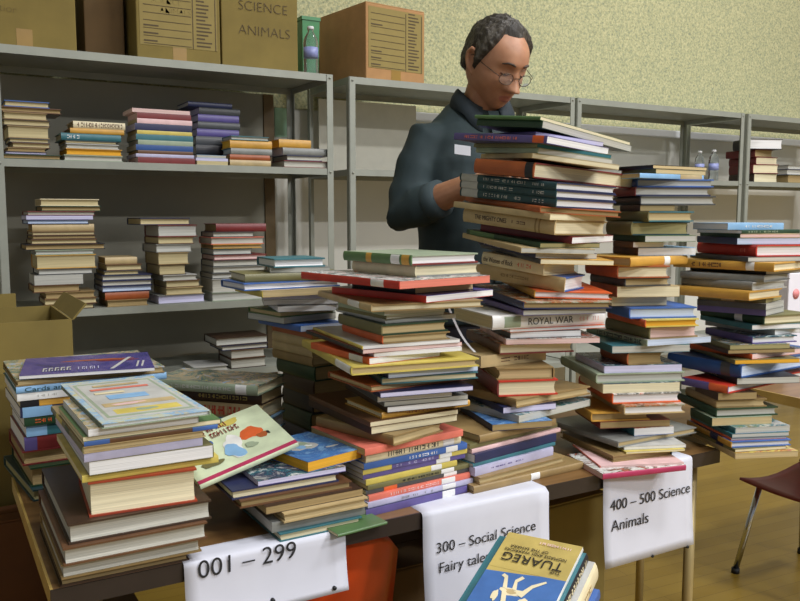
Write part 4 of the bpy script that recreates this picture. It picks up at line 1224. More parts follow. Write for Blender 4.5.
# --------------------------------------------------------------------- man
def smooth01(a, b, x):
    t = max(0.0, min(1.0, (x - a) / (b - a)))
    return t * t * (3 - 2 * t)
def gauss(x, s):
    return math.exp(-(x / s) ** 2 / 2)
def head_point(az, el):
    """az: 0 = face forward (+y), positive to +x; el: elevation. metres, head centre at origin"""
    dx, dy, dz = math.sin(az) * math.cos(el), math.cos(az) * math.cos(el), math.sin(el)
    x, y, z = dx * .077, dy * .098, dz * .118
    if z < 0:
        k = -z / .118
        x *= 1 - .34 * smooth01(.25, 1.0, k)
        if y > 0:
            y = y * (1 + .06 * k) + .012 * k
        else:
            y *= 1 - .35 * k
    if z > 0:
        x *= 1 + .13 * gauss(dz - .68, .22)
        y *= 1 + .07 * gauss(dz - .68, .22)
    # flatter sides, fuller back of skull
    if y < 0 and z > -.03:
        y *= 1.06
    # forehead upright
    if z > 0 and y > 0:
        y *= 1 + .08 * gauss(z - .05, .035)
    if dy > 0:
        f = dy ** 1.5
        ax = abs(x)
        nose = 0.0
        if -.045 < z < .03:
            zz = (.022 - z) / .058
            zz = max(0, min(1, zz))
            nose = .033 * zz ** 1.15 * smooth01(-.044, -.032, z) * gauss(x, .0065 + .0065 * zz)
            nose += .008 * gauss(ax - .013, .007) * gauss(z + .031, .007)
        y += nose
        y -= .015 * gauss(ax - .031, .014) * gauss(z - .014, .011) * f       # eye sockets
        y += .0065 * gauss(ax - .031, .010) * gauss(z - .010, .007) * f      # lids over the eyes
        y += .006 * gauss(ax - .030, .020) * gauss(z - .033, .008) * f       # brow
        y += .005 * gauss(ax - .045, .016) * gauss(z + .018, .016) * f       # cheekbones
        y -= .008 * gauss(ax - .036, .013) * gauss(z + .052, .016) * f       # hollow cheeks
        y += .005 * gauss(x, .020) * gauss(z + .056, .0045) * f              # upper lip
        y += .006 * gauss(x, .018) * gauss(z + .068, .005) * f               # lower lip
        y -= .005 * gauss(x, .022) * gauss(z + .0620, .0018) * f             # mouth line
        y -= .004 * gauss(x, .02) * gauss(z + .080, .006) * f
        y += .010 * gauss(x, .020) * gauss(z + .102, .014) * f               # chin
    return Vector((x, y, z))
def ring(c, fx, fy, a, b, n=28, p=2.4):
    """superellipse ring about c in directions fx, fy"""
    out = []
    for k in range(n):
        w = 2 * math.pi * k / n
        cs, sn = math.cos(w), math.sin(w)
        out.append(c + fx * (a * abs(cs) ** (2 / p) * (1 if cs > 0 else -1)) + fy * (b * abs(sn) ** (2 / p) * (1 if sn > 0 else -1)))
    return out
def to_mesh_obj(mb, name, mats, parent, voxel, smooth_it, noise_amp=0.0, noise_scale=12.0, matrix=None):
    """fuse overlapping closed pieces into one continuous surface"""
    o = mb.build(name + '_pieces', mats)
    rm = o.modifiers.new('fuse', 'REMESH'); rm.mode = 'VOXEL'; rm.voxel_size = voxel; rm.use_smooth_shade = True
    if smooth_it:
        sm = o.modifiers.new('smooth', 'SMOOTH'); sm.factor = .5; sm.iterations = smooth_it
    dg = bpy.context.evaluated_depsgraph_get(); dg.update()
    me = bpy.data.meshes.new_from_object(o.evaluated_get(dg))
    bpy.data.objects.remove(o)
    if noise_amp:
        me.update()
        for v in me.vertices:
            nn = mnoise.noise(v.co * noise_scale) + .5 * mnoise.noise(v.co * noise_scale * 2.3)
            nn2 = mnoise.noise(Vector((v.co.x * 9 + v.co.z * 14, v.co.y * 9 + v.co.z * 10, v.co.z * 4)))
            v.co += v.normal * noise_amp * (nn + nn2 * 1.2)
    me.materials.clear()
    for m in (mats if isinstance(mats, (list, tuple)) else [mats]):
        me.materials.append(m)
    for p in me.polygons:
        p.use_smooth = True
        p.material_index = 0
    r = bpy.data.objects.new(name, me)
    COL.objects.link(r)
    r.parent = parent
    return r

M_skin = None
def skin_mat():
    m, nt, b = new_mat('skin')
    tc = nd(nt, 'ShaderNodeTexCoord')
    nz = nd(nt, 'ShaderNodeTexNoise', Scale=30.0, Detail=4.0)
    nt.links.new(tc.outputs['Object'], nz.inputs['Vector'])
    cr = ramp(nt, [(0.3, rgb((168, 118, 88))), (0.7, rgb((186, 136, 104)))])
    nt.links.new(nz.outputs['Fac'], cr.inputs['Fac'])
    nt.links.new(cr.outputs['Color'], b.inputs['Base Color'])
    b.inputs['Roughness'].default_value = .5
    b.inputs['Subsurface Weight'].default_value = .12
    b.inputs['Subsurface Radius'].default_value = (.012, .005, .003)
    b.inputs['Subsurface Scale'].default_value = .5
    return m
def hair_mat():
    m, nt, b = new_mat('greying_hair')
    tc = nd(nt, 'ShaderNodeTexCoord')
    mp = nd(nt, 'ShaderNodeMapping'); mp.inputs['Scale'].default_value = (90, 90, 40)
    nz = nd(nt, 'ShaderNodeTexNoise', Scale=1.0, Detail=5.0, Roughness=.7, Distortion=1.2)
    nt.links.new(tc.outputs['Object'], mp.inputs['Vector']); nt.links.new(mp.outputs['Vector'], nz.inputs['Vector'])
    big = nd(nt, 'ShaderNodeTexNoise', Scale=14.0, Detail=2.0)
    nt.links.new(tc.outputs['Object'], big.inputs['Vector'])
    ad = nd(nt, 'ShaderNodeMath', operation='ADD')
    nt.links.new(nz.outputs['Fac'], ad.inputs[0]); nt.links.new(big.outputs['Fac'], ad.inputs[1])
    hv = nd(nt, 'ShaderNodeMath', operation='MULTIPLY'); hv.inputs[1].default_value = .5
    nt.links.new(ad.outputs[0], hv.inputs[0])
    cr = ramp(nt, [(0.38, rgb((26, 22, 18))), (0.52, rgb((54, 48, 40))), (0.68, rgb((112, 106, 96)))])
    nt.links.new(hv.outputs[0], cr.inputs['Fac']); nt.links.new(cr.outputs['Color'], b.inputs['Base Color'])
    b.inputs['Roughness'].default_value = .55
    bp = nd(nt, 'ShaderNodeBump', Strength=.8, Distance=.004)
    nt.links.new(nz.outputs['Fac'], bp.inputs['Height']); nt.links.new(bp.outputs['Normal'], b.inputs['Normal'])
    return m

M_skin = skin_mat()
M_hair = hair_mat()
M_shirt = mat('dark_teal_shirt', (40, 55, 58), rough=.8, var=.14, scale=14, bump=.15)
M_trou = mat('dark_trousers', (44, 44, 52), rough=.85)
M_shoe = mat('black_shoes', (28, 26, 26), rough=.4)

MX, MY = MAN_XY = (1.43, 2.0)
man = empty('person', (MX, MY, 0), 0)
tag(man, 'man in dark teal shirt and glasses looking down at the tallest stack', 'person')
# local frame: world axes, origin between the feet. body faces BF, head faces HF
BF = Vector((-.20, -.98, 0)).normalized()
BR = Vector((-BF.y * -1, BF.x * -1, 0))          # his left (picture right)
BL = Vector((-BF.y, BF.x, 0)).normalized()       # = left hand side of the man
UP = Vector((0, 0, 1))
S = 1.06

def limb(mb, pts, rads, n=16):
    mb.tube(pts, rads, n)
def V(lat, fwd, z):
    """lat: + towards his left; fwd: + in front of him; scaled"""
    return BL * (lat * S) + BF * (fwd * S) + UP * (z * S)

# joints
neck_b, neck_t = V(0, -.015, 1.475), V(.005, .025, 1.545)
sh_R, el_R, wr_R = V(-.158, -.01, 1.395), V(-.232, .02, 1.20), V(-.115, .20, 1.275)
sh_L, el_L, wr_L = V(.158, -.01, 1.39), V(.235, .03, 1.17), V(.10, .20, 1.235)

# head pose
HA = R(50)
HF = Vector((.04, -.999, 0)).normalized()
HP = R(28)
hf = (HF * math.cos(HP) - UP * math.sin(HP)).normalized()
hx = hf.cross(UP).normalized()          # his right... fixed below
hl = UP.cross(HF).normalized()          # his left
hu = hl.cross(hf) * -1
if hu.z < 0: hu = -hu
hs = S * .95
head_c = V(0.012, .058, 1.596)
HM = Matrix(((-hl.x * hs, hf.x * hs, hu.x * hs, head_c.x), (-hl.y * hs, hf.y * hs, hu.y * hs, head_c.y), (-hl.z * hs, hf.z * hs, hu.z * hs, head_c.z), (0, 0, 0, 1)))
# local head x: + towards his right
def H(x, y, z): return HM @ Vector((x, y, z))

def build_body():
    mb = MB()
    # head
    na, ne = 120, 90
    vs, fs = [], []
    for j in range(1, ne):
        el = -math.pi / 2 + math.pi * j / ne
        for i in range(na):
            vs.append(HM @ head_point(2 * math.pi * i / na, el))
    for j in range(ne - 2):
        for i in range(na):
            a, b2 = j * na + i, j * na + (i + 1) % na
            fs.append((b2, a, a + na, b2 + na))
    b0 = len(vs); vs += [HM @ head_point(0, -math.pi / 2), HM @ head_point(0, math.pi / 2)]
    for i in range(na):
        fs.append((i, (i + 1) % na, b0)); fs.append(((ne - 2) * na + (i + 1) % na, (ne - 2) * na + i, b0 + 1))
    mb.add(vs, [f[::-1] for f in fs], 0, True)
    # ears: rim and lobe
    for s in (1, -1):
        pts = [H(s * .074, .004, .026), H(s * .082, .000, .036), H(s * .087, -.012, .038), H(s * .089, -.022, .024), H(s * .087, -.020, .004), H(s * .082, -.010, -.016), H(s * .075, .002, -.026), H(s * .072, .004, -.020)]
        mb.tube(pts, [.005, .0055, .006, .006, .006, .0062, .006, .004], 8)
        mb.loft([ring(H(s * .074, -.006, .006), (H(0, 1, 0) - H(0, 0, 0)).normalized(), (H(0, 0, 1) - H(0, 0, 0)).normalized(), .013 * S, .027 * S, 12),
                 ring(H(s * .081, -.010, .006), (H(0, 1, 0) - H(0, 0, 0)).normalized(), (H(0, 0, 1) - H(0, 0, 0)).normalized(), .011 * S, .024 * S, 12)])
    # neck and trunk
    limb(mb, [V(0, -.02, 1.40), neck_b, neck_t, H(0, -.012, -.03)], [.066 * S, .058 * S, .054 * S, .052 * S], 20)
    tr = [(.95, 0, .15, .105), (1.08, 0, .145, .10), (1.22, 0, .155, .105), (1.34, -.005, .165, .105), (1.40, -.012, .14, .085), (1.455, -.02, .07, .05)]
    mb.loft([ring(V(0, f, z), BL, BF, a * S, b * S) for z, f, a, b in tr])
    # arms
    for sh, el, wr in ((sh_R, el_R, wr_R), (sh_L, el_L, wr_L)):
        limb(mb, [sh - (sh - V(0, -.01, 1.40)) * .4, sh, sh.lerp(el, .5), el, el.lerp(wr, .35), wr], [.05, .05, .043, .042, .043, .030])
    hand(mb, wr_R, (wr_R - el_R).normalized(), 1)
    hand(mb, wr_L, (wr_L - el_L).normalized(), -1)
    # legs
    for s in (-1, 1):
        limb(mb, [V(s * .085, 0, .96), V(s * .095, .0, .75), V(s * .1, .015, .48), V(s * .1, 0, .28), V(s * .105, -.01, .07)], [.085, .075, .052, .05, .036])
        limb(mb, [V(s * .105, -.04, .045), V(s * .11, .06, .04), V(s * .12, .15, .03)], [.035, .036, .026])
    return to_mesh_obj(mb, 'body', [M_skin, mat('lips', (164, 104, 88), rough=.45)], man, .0036, 1)
def hand(mb, w, d, side):
    """palm, four unequal curled fingers and a thumb from the side of the palm"""
    d = d.normalized()
    side_v = d.cross(UP).normalized() * side          # thumb side: towards the body's middle
    if side_v.dot(BL) * side < 0: side_v = -side_v
    dn = side_v.cross(d).normalized()
    if dn.z > 0: dn = -dn
    k = S
    mb.loft([ring(w - d * .01, side_v, dn, .026 * k, .019 * k, 14), ring(w + d * .03 * k, side_v, dn, .036 * k, .017 * k, 14), ring(w + d * .075 * k, side_v, dn, .041 * k, .014 * k, 14), ring(w + d * .092 * k, side_v, dn, .038 * k, .011 * k, 14)])
    for q, (off, ln) in enumerate(((.030, .072), (.010, .080), (-.011, .075), (-.031, .058))):
        a = w + d * .083 * k + side_v * off * k
        p1 = a + (d * .95 + dn * .25).normalized() * ln * .45 * k
        p2 = p1 + (d * .7 + dn * .75).normalized() * ln * .32 * k
        p3 = p2 + (d * .35 + dn * .95).normalized() * ln * .26 * k
        mb.tube([a - d * .015 * k, a, p1, p2, p3], [.0095 * k, .0095 * k, .0088 * k, .008 * k, .006 * k], 10)
    a = w + d * .022 * k + side_v * .026 * k
    p1 = a + (d * .6 + side_v * .65 + dn * .3).normalized() * .042 * k
    p2 = p1 + (d * .85 + side_v * .2 + dn * .45).normalized() * .03 * k
    mb.tube([a - side_v * .012 * k, a, p1, p2], [.013 * k, .0125 * k, .0105 * k, .0075 * k], 10)
body = build_body()
inv = HM.inverted()
for p in body.data.polygons:      # natural lip colour
    q = inv @ p.center
    if q.y > .085 and abs(q.x) < .024 and -.0725 < q.z < -.0525 and abs(q.x) < .024 - abs(q.z + .062) * .9:
        p.material_index = 1

# shirt: trunk and two sleeves fused to one garment
sb = MB()
tr = [(.90, .0, .178, .128), (1.0, .0, .176, .128), (1.10, .0, .174, .126), (1.22, .0, .182, .128), (1.34, -.004, .18, .126), (1.40, -.012, .160, .112), (1.45, -.018, .132, .090), (1.485, -.016, .098, .074), (1.502, -.012, .074, .064)]
sb.loft([ring(V(0, f, z), BL, BF - UP * (.30 * smooth01(1.40, 1.49, z)), a * S, b * S, 36) for z, f, a, b in tr])
for sh, el, wr, cut in ((sh_R, el_R, wr_R, .5), (sh_L, el_L, wr_L, .5)):
    inn = sh.lerp(V(0, -.01, 1.38), .35)
    sb.tube([inn, sh, sh.lerp(el, .35), sh.lerp(el, .75), el, el.lerp(wr, .25), el.lerp(wr, cut)], [.068, .066, .064, .061, .060, .057, .050], 18)
shirt = to_mesh_obj(sb, 'shirt', M_shirt, man, .007, 5, .0035, 13.0)
# rolled cuffs
for nm, el, wr in (('cuff', el_R, wr_R), ('cuff', el_L, wr_L)):
    a, b_ = el.lerp(wr, .40), el.lerp(wr, .58)
    c = MB()
    c.tube([a, a.lerp(b_, .15), b_, b_.lerp(a, .02)], [.0515, .0535, .0515, .040], 20)
    c.build(nm, mat('cuff_fabric', (50, 64, 68), rough=.8, var=.1), man)
# collar: stand with two points
col = MB()
n = 40
vs, fs = [], []
cc = V(0, -.010, 1.492)
for layer, (r0, z0) in enumerate(((.0, .0), (.0, .0))):
    pass
prof = [(.060, -.012), (.064, .030), (.068, .038), (.079, .020), (.088, -.012)]
for k in range(n + 1):
    w = R(20) + (2 * math.pi - R(40)) * k / n          # gap in front
    dirv = BF * math.cos(w) + BL * math.sin(w)
    front = max(0.0, math.cos(w))
    for i, (r_, z_) in enumerate(prof):
        ext = 0.0
        if i >= 3:
            ext = -.030 * smooth01(.55, .92, front) * (1 if i == 4 else .3)
        vs.append(cc + dirv * ((r_ + (.010 * front if i == 4 else 0)) * S) + UP * ((z_ * (1 - .3 * front) + .010 * (1 - front) + ext - .040 * front ** 1.5) * S) + BF * (.004 * S))
m_ = len(prof)
for k in range(n):
    for i in range(m_ - 1):
        a = k * m_ + i
        fs.append((a, a + 1, a + m_ + 1, a + m_))
cobj = MB().add(vs, fs, 0, True).build('collar', mat('collar_fabric', (36, 47, 54), rough=.8, var=.1), man)
md = cobj.modifiers.new('cloth', 'SOLIDIFY'); md.thickness = .004; md.offset = 0
# button placket
pk = MB()
pts = []
for z, f in ((1.475, .068), (1.43, .092), (1.36, .118), (1.26, .126), (1.15, .126), (1.02, .127)):
    pts.append((z, f))
vs, fs = [], []
for z, f in pts:
    for s in (-1, 1):
        vs.append(V(s * .015, f + .002, z)); 
    for s in (-1, 1):
        vs.append(V(s * .015, f + .008, z))
for i in range(len(pts) - 1):
    a = i * 4
    fs += [(a + 2, a + 3, a + 7, a + 6), (a, a + 4, a + 5, a + 1), (a, a + 2, a + 6, a + 4), (a + 1, a + 5, a + 7, a + 3)]
pl = pk.add(vs, fs, 0, False).build('placket', M_shirt, man)
bt = MB()
for z, f in ((1.38, .113), (1.30, .134), (1.21, .135), (1.10, .135)):
    c0 = V(.0, f, z)
    bt.tube([c0 - BF * .004, c0 + BF * .001], .0055, 10)
bt.build('button', mat('shirt_button', (30, 34, 40), rough=.3), man)
# white name sticker on the chest
tg = MB()
c0 = V(-.105, .0, 1.365)
tn = (BF * .92 - BL * .40).normalized(); tx = UP.cross(tn).normalized()
c0 = c0 + BF * .118 * S
for (dx, dz) in ():
    pass
vs = []
for o_ in (0, .0015):
    for sx, sz in ((-1, -1), (1, -1), (1, 1), (-1, 1)):
        vs.append(c0 + tn * (o_ + .010) + tx * (sx * .022) + UP * (sz * .013 + sx * -.003))
tg.add(vs, [(0, 3, 2, 1), (4, 5, 6, 7), (0, 1, 5, 4), (1, 2, 6, 5), (2, 3, 7, 6), (3, 0, 4, 7)]).build('name_tag', mat('white_sticker', (226, 230, 238), rough=.6, var=.02), man)
# trousers, belt line, shoes
tb = MB()
tb.loft([ring(V(0, 0, z), BL, BF, a * S, b * S, 28) for z, a, b in ((.78, .15, .115), (.88, .168, .122), (.98, .164, .118), (1.0, .162, .116))])
for s in (-1, 1):
    tb.tube([V(s * .088, 0, .86), V(s * .095, 0, .7), V(s * .1, .012, .48), V(s * .102, .0, .25), V(s * .105, -.005, .07)], [.098, .09, .072, .066, .064], 18)
to_mesh_obj(tb, 'trousers', M_trou, man, .01, 3, .003, 10)
for s in (-1, 1):
    h = MB()
    h.loft([ring(V(s * .105 + s * .004 * i, f, z), BL, UP, a, b, 16, 2.6) for i, (f, z, a, b) in enumerate(((-.075, .035, .026, .03), (-.05, .04, .037, .04), (0, .045, .041, .044), (.08, .04, .046, .039), (.15, .03, .043, .028), (.19, .024, .028, .02)))])
    h.build('shoe', M_shoe, man)

# hair shell with an uneven surface; thin at the hairline
def hair_thick(az, el):
    a = abs((az + math.pi) % (2 * math.pi) - math.pi)
    p = head_point(az, el)
    d = math.degrees(a)
    if d < 46: lim = .094
    elif d < 66: lim = .094 - (d - 46) / 20 * .056
    elif d < 84: lim = .038 - (d - 66) / 18 * .058
    elif d < 112: lim = -.02 + (d - 84) / 9 * .055 if d < 93 else .035 - (d - 93) / 19 * .07
    else: lim = -.035 - (d - 112) / 68 * .032
    t = smooth01(lim - .004, lim + .022, p.z)
    base = .014 + .008 * smooth01(.03, .11, p.z) + .006 * smooth01(100, 170, d)
    base *= .80
    return t, base
na, ne = 150, 100
vs, fs = [], []
for j in range(1, ne):
    el = -math.pi / 2 + math.pi * j / ne
    for i in range(na):
        az = 2 * math.pi * i / na
        p = head_point(az, el)
        t, base = hair_thick(az, el)
        q = p.normalized()
        nn = mnoise.noise(q * 7.0 + Vector((3, 1, 2))) * .45 + mnoise.noise(q * 16.0) * .35 + mnoise.noise(q * 34.0) * .22
        th = base * (1 + .5 * nn) * t - .006 * (1 - t)
        vs.append(HM @ (p + Vector((p.x * 1.1, p.y, p.z)).normalized() * th))
keep = []
for j in range(ne - 2):
    for i in range(na):
        a, b2 = j * na + i, j * na + (i + 1) % na
        ok = False
        for jj, ii in ((j, i), (j + 1, i), (j, i + 1), (j + 1, i + 1)):
            if hair_thick(2 * math.pi * ii / na, -math.pi / 2 + math.pi * (jj + 1) / ne)[0] > .02: ok = True
        if ok: fs.append((a, b2, b2 + na, a + na))
top = len(vs); vs.append(HM @ (head_point(0, math.pi / 2) + Vector((0, 0, .026))))
for i in range(na):
    fs.append(((ne - 2) * na + i, (ne - 2) * na + (i + 1) % na, top))
MB().add(vs, fs, 0, True).build('hair', M_hair, man)
# eyebrows, eyes, lashes
ey = MB(); la = MB()
def face(x, z, out=0.0):
    """a point on the face surface at x, z"""
    best = None
    for i in range(-60, 61):
        for_el = None
    az, el = math.atan2(x, .095), math.asin(max(-1, min(1, z / .118)))
    for _ in range(12):
        p = head_point(az, el)
        az += (x - p.x) / .1; el += (z - p.z) / .118
    return head_point(az, el) + Vector((0, out, 0))
for s in (1, -1):
    MB().tube([HM @ face(s * x, z, .0015) for x, z in ((.014, .032), (.022, .036), (.034, .037), (.046, .031))], [.002, .0034, .0032, .0014], 8).build('eyebrow', mat('eyebrow_hair', (74, 60, 50), rough=.7), man)
    la.tube([HM @ face(s * x, z, .0012) for x, z in ((.019, .0075), (.026, .004), (.034, .0035), (.042, .0065))], [.0010, .0016, .0016, .0010], 6)
    c0 = face(s * .031, .011)
    ey.lathe([(0.0001, -.0095)] + [(.0095 * math.cos(R(a)), .0095 * math.sin(R(a))) for a in range(-75, 76, 15)] + [(0.0001, .0095)], 16, tuple(c0 + Vector((0, -.0115, -.001))))
ey.v = [tuple(HM @ Vector(v)) for v in ey.v]
la.build('eyelashes', mat('lash_hair', (50, 36, 30), rough=.7), man)
ey.build('eyeball', mat('eyeball', (214, 208, 200), rough=.15), man)
# thin wire glasses
gl = empty('glasses'); gl.parent = man
M_wire = mat('glasses_wire', (70, 62, 54), rough=.3, metal=.7)
M_lens = glass_like('glasses_lens', (240, 244, 246), .02)
M_lens.node_tree.nodes['Principled BSDF'].inputs['IOR'].default_value = 1.05
fy = .112
for s in (1, -1):
    pts = []
    for k in range(25):
        w = 2 * math.pi * k / 24
        pts.append(H(s * .033 + .0225 * math.cos(w), fy - .004 - .006 * abs(.0235 * math.cos(w) * s + .033 * 0 + .01) / .03, -.003 + .0155 * math.sin(w)))
    MB().tube(pts, .0010, 6).build('lens_rim', M_wire, gl)
    ctr = H(s * .033, fy - .006, -.003)
    MB().add([ctr] + pts[:-1], [(0, i + 1, (i + 1) % 24 + 1) for i in range(24)], 0, True).build('lens', M_lens, gl)
    MB().tube([H(s * .0565, fy - .010, .002), H(s * .066, fy - .02, .006), H(s * .077, .04, .014), H(s * .083, -.004, .024), H(s * .083, -.022, .012)], .0011, 6).build('temple_arm', M_wire, gl)
MB().tube([H(-.0095, fy - .006, -.001), H(-.004, fy + .001, .003), H(.004, fy + .001, .003), H(.0095, fy - .006, -.001)], .0011, 6).build('bridge', M_wire, gl)
# ------------------------------------------------------------ place stacks
place_stack('A', 'the orange-chair stack', ROWS_A, ZT + .0002, 1.365, 'books in the stack over the orange chair', sig=.004)
def tilt_b(i):
    return 6.0 if i <= 20 else max(0.0, 6.0 - 1.5 * (i - 20))
def roll_b(i):
    return 5.0 if i < 2 else 3.5 if i < 7 else 2.0 if i == 7 else 1.0 if i < 14 else 0.0
tb_ = at_y(545, 260, 1.29)
place_stack('B', 'the tallest stack', ROWS_B, ZT + .0002, 1.395, 'books in the tallest stack', tilt=tilt_b, roll=roll_b, tfac=.97, tiltref=Vector((tb_.x, tb_.y)))
place_stack('C', 'the 400-sign stack', ROWS_C, ZT + .0002, 1.345, 'books in the stack over the 400 sign')
place_stack('D', 'the far right stack', ROWS_D, ZT + .0002, 1.265, 'books in the far right stack')
place_stack('G', 'the dark-bottomed rear stack', ROWS_G, ZT + .0002, 1.66, 'books in the rear stack left of the green spine')
place_stack('H', 'the 001-sign stack', ROWS_H, ZT + .0002, 1.33, 'books in the stack over the 001 sign')
place_stack('E', 'the front left corner stack', ROWS_E, ZT + .0002, 1.345, 'books in the front left corner stack')
place_stack('F', 'the navy-magazine stack', ROWS_F, ZT + .0002, 1.745, 'books in the stack under the navy magazine')
place_stack('J', 'the stack behind tilted book', ROWS_J, ZT + .0002, 1.70, 'books in the stack behind the tilted book')
for k, (phrase, rows) in SHELF.items():
    z = Z2 if k[0] in 'SR' else Z3
    place_stack(k, phrase, rows, z + .0003, 0, 'books in ' + phrase, front=YS + .012)
KROWS = [fr(216, 268, 338, 346, 'dbrown', 'grey', 'dark-covered book'), fr(222, 268, 345, 350, 'navy', 'white', 'thin white-paged book'),
         fr(231, 265, 350, 359, 'brown', 'white', 'white-paged brown book'), fr(231, 266, 359, 369, 'dbrown', 'white', 'thick white-paged book')]
place_stack('K', 'the lowest shelf\'s small pile', KROWS, Z4 + .0003, 0, 'books in the small pile on the lowest shelf', front=YS + .012)
place_stack('K2', 'lowest shelf', [fr(194, 228, 366, 371, 'lgrey', 'white', 'x', label='single thin white book beside the pile on the lowest shelf')], Z4 + .0003, 0, 'books in the small pile on the lowest shelf', front=YS + .012)

def orient(root, origin, xdir, zdir):
    x = Vector(xdir).normalized(); z = Vector(zdir).normalized(); z = (z - x * z.dot(x)).normalized(); y = z.cross(x)
    root.matrix_world = Matrix(((x.x, y.x, z.x, origin[0]), (x.y, y.y, z.y, origin[1]), (x.z, y.z, z.z, origin[2]), (0, 0, 0, 1)))

# flat printed shapes on a cover: (colour, polygon in 0..1 cover coordinates)
def cover_print(root, w, d, z, shapes, name='cover_print'):
    mats, s = [], MB()
    for lay, (col, poly) in enumerate(shapes):
        zz = z + .00012 * min(lay, 12)
        m = cover_mat(col)
        if m not in mats: mats.append(m)
        n = len(poly)
        vs = [((x - .5) * w, (y - .5) * d, zz + .00015) for x, y in poly] + [((x - .5) * w, (y - .5) * d, zz + .0003) for x, y in poly]
        fs = [tuple(range(n, 2 * n))] + [(i, (i + 1) % n, n + (i + 1) % n, n + i) for i in range(n)]
        s.add(vs, fs, mats.index(m))
    return s.build(name, mats, root)
def rect(x0, x1, y0, y1, sk=0.0):
    return [(x0, y0), (x1, y0), (x1 + sk, y1), (x0 + sk, y1)]
def blob(cx, cy, rx, ry, seed, n=18, amp=.3):
    r = random.Random(seed); ph = [r.uniform(0, 6.28) for _ in range(3)]
    out = []
    for i in range(n):
        a = 2 * math.pi * i / n
        k = 1 + amp * (.6 * math.sin(2 * a + ph[0]) + .4 * math.sin(3 * a + ph[1]) + .3 * math.sin(5 * a + ph[2]))
        out.append((cx + rx * k * math.cos(a), cy + ry * k * math.sin(a)))
    return out
def marks(x0, x1, y0, y1, seed, col, n=9, sk=0.0):
    """a row of small letter-like strokes, as unreadable as in the photo"""
    r = random.Random(seed); out = []
    st = (x1 - x0) / n
    for i in range(n):
        x = x0 + st * i + sk * 0; yy = y0 + sk * i / n
        k = r.random()
        out.append((col, rect(x, x + st * .25, yy, yy + (y1 - y0))))
        if k > .3: out.append((col, rect(x + st * .25, x + st * .7, yy + (y1 - y0) * (.75 if k > .6 else .4), yy + (y1 - y0) * (1.0 if k > .6 else .65))))
        if k > .5: out.append((col, rect(x + st * .5, x + st * .72, yy, yy + (y1 - y0) * .4)))
    return out
def sol_print(key, i, shapes):
    s = STACKS[key][i]
    cover_print(s['obj'], s['w'], s['d'], s['z1'] - s['z0'], shapes)
sol_print('E', 0, [('lgrey', rect(.06, .94, .06, .94)), ('sage', rect(.09, .91, .09, .91)), ('lgrey', rect(.12, .88, .12, .88)), ('yellow', rect(.2, .82, .14, .24)), ('sage', blob(.5, .19, .09, .03, 4)), ('tan', rect(.16, .86, .3, .38)), ('pink', blob(.4, .34, .16, .02, 2)), ('lblue', rect(.28, .68, .46, .56)), ('salmon', rect(.2, .8, .70, .74)), ('tan', rect(.26, .74, .79, .83)), ('cream', rect(.2, .5, .6, .64))])
sol_print('F', 0, [('rust', blob(.58, .66, .24, .045, 3)), ('maroon', blob(.72, .58, .16, .05, 9)), ('lgrey', rect(.66, .69, .08, .72, .16)), ('lgrey', rect(.86, .875, .12, .45, .03)), ('lgrey', rect(.90, .915, .12, .45, .03))] + marks(.16, .38, .12, .3, 5, 'lgrey', 5) + marks(.42, .6, .12, .26, 8, 'lav', 6))
sol_print('H', 0, [('lgrey', blob(.42, .55, .2, .2, 3)), ('sage', blob(.48, .56, .11, .1, 6)), ('lblue', blob(.36, .5, .07, .08, 8)), ('white', blob(.5, .5, .05, .04, 9)), ('lgrey', blob(.74, .3, .1, .03, 4))])

def orient(root, origin, xdir, zdir):
    x = Vector(xdir).normalized(); z = Vector(zdir); z = (z - x * z.dot(x)).normalized(); y = z.cross(x)
    root.matrix_world = Matrix(((x.x, y.x, z.x, origin[0]), (x.y, y.y, z.y, origin[1]), (x.z, y.z, z.z, origin[2]), (0, 0, 0, 1)))

# --- children's picture book leaning from the left stack's big hardback onto the short stack
zE, zH = STACKS['E'][9]['z1'], STACKS['H'][0]['z1']
Dp = at_y(201, 490, 1.295)
Cp = at_y(299, 447, 1.30)
xd = (Cp - Dp)
rb = ray(268, 418)
kk = (Cp - CAM).dot(xd) / rb.dot(xd)
Bp = CAM + rb * kk
yd = (Bp - Cp)
wP, dP = xd.length, min(.24, max(.17, yd.length))
nz_ = xd.normalized().cross(yd.normalized())
pb_ = make_book('H', wP, dP, .009, 'R', 'pgreen', 'cream', {'sp': 'pgreen', 'topc': 'pgreen'})
orient(pb_, Dp + xd * .5 + yd.normalized() * dP * .5, xd, nz_)
tag(pb_, 'pale green picture book with pink stripe, tilted between two stacks', 'book')
pp = [('magenta', rect(.0, 1, .012, .075)), ('orange', blob(.72, .52, .10, .13, 3)), ('rust', blob(.80, .40, .05, .06, 8)), ('black', blob(.86, .40, .016, .03, 5)),
      ('white', blob(.50, .40, .09, .22, 2)), ('lblue', blob(.47, .32, .08, .15, 12)), ('blue', blob(.30, .62, .05, .07, 7)), ('yellow', blob(.22, .5, .07, .12, 4)), ('yellow', blob(.62, .86, .12, .05, 6)),
      ('olive', blob(.22, .25, .1, .06, 9)), ('sage', blob(.64, .3, .06, .05, 10))]
pp += marks(.34, .62, .82, .92, 3, 'maroon', 6) + marks(.38, .68, .68, .78, 6, 'maroon', 8)
cover_print(pb_, wP, dP, .009, pp)

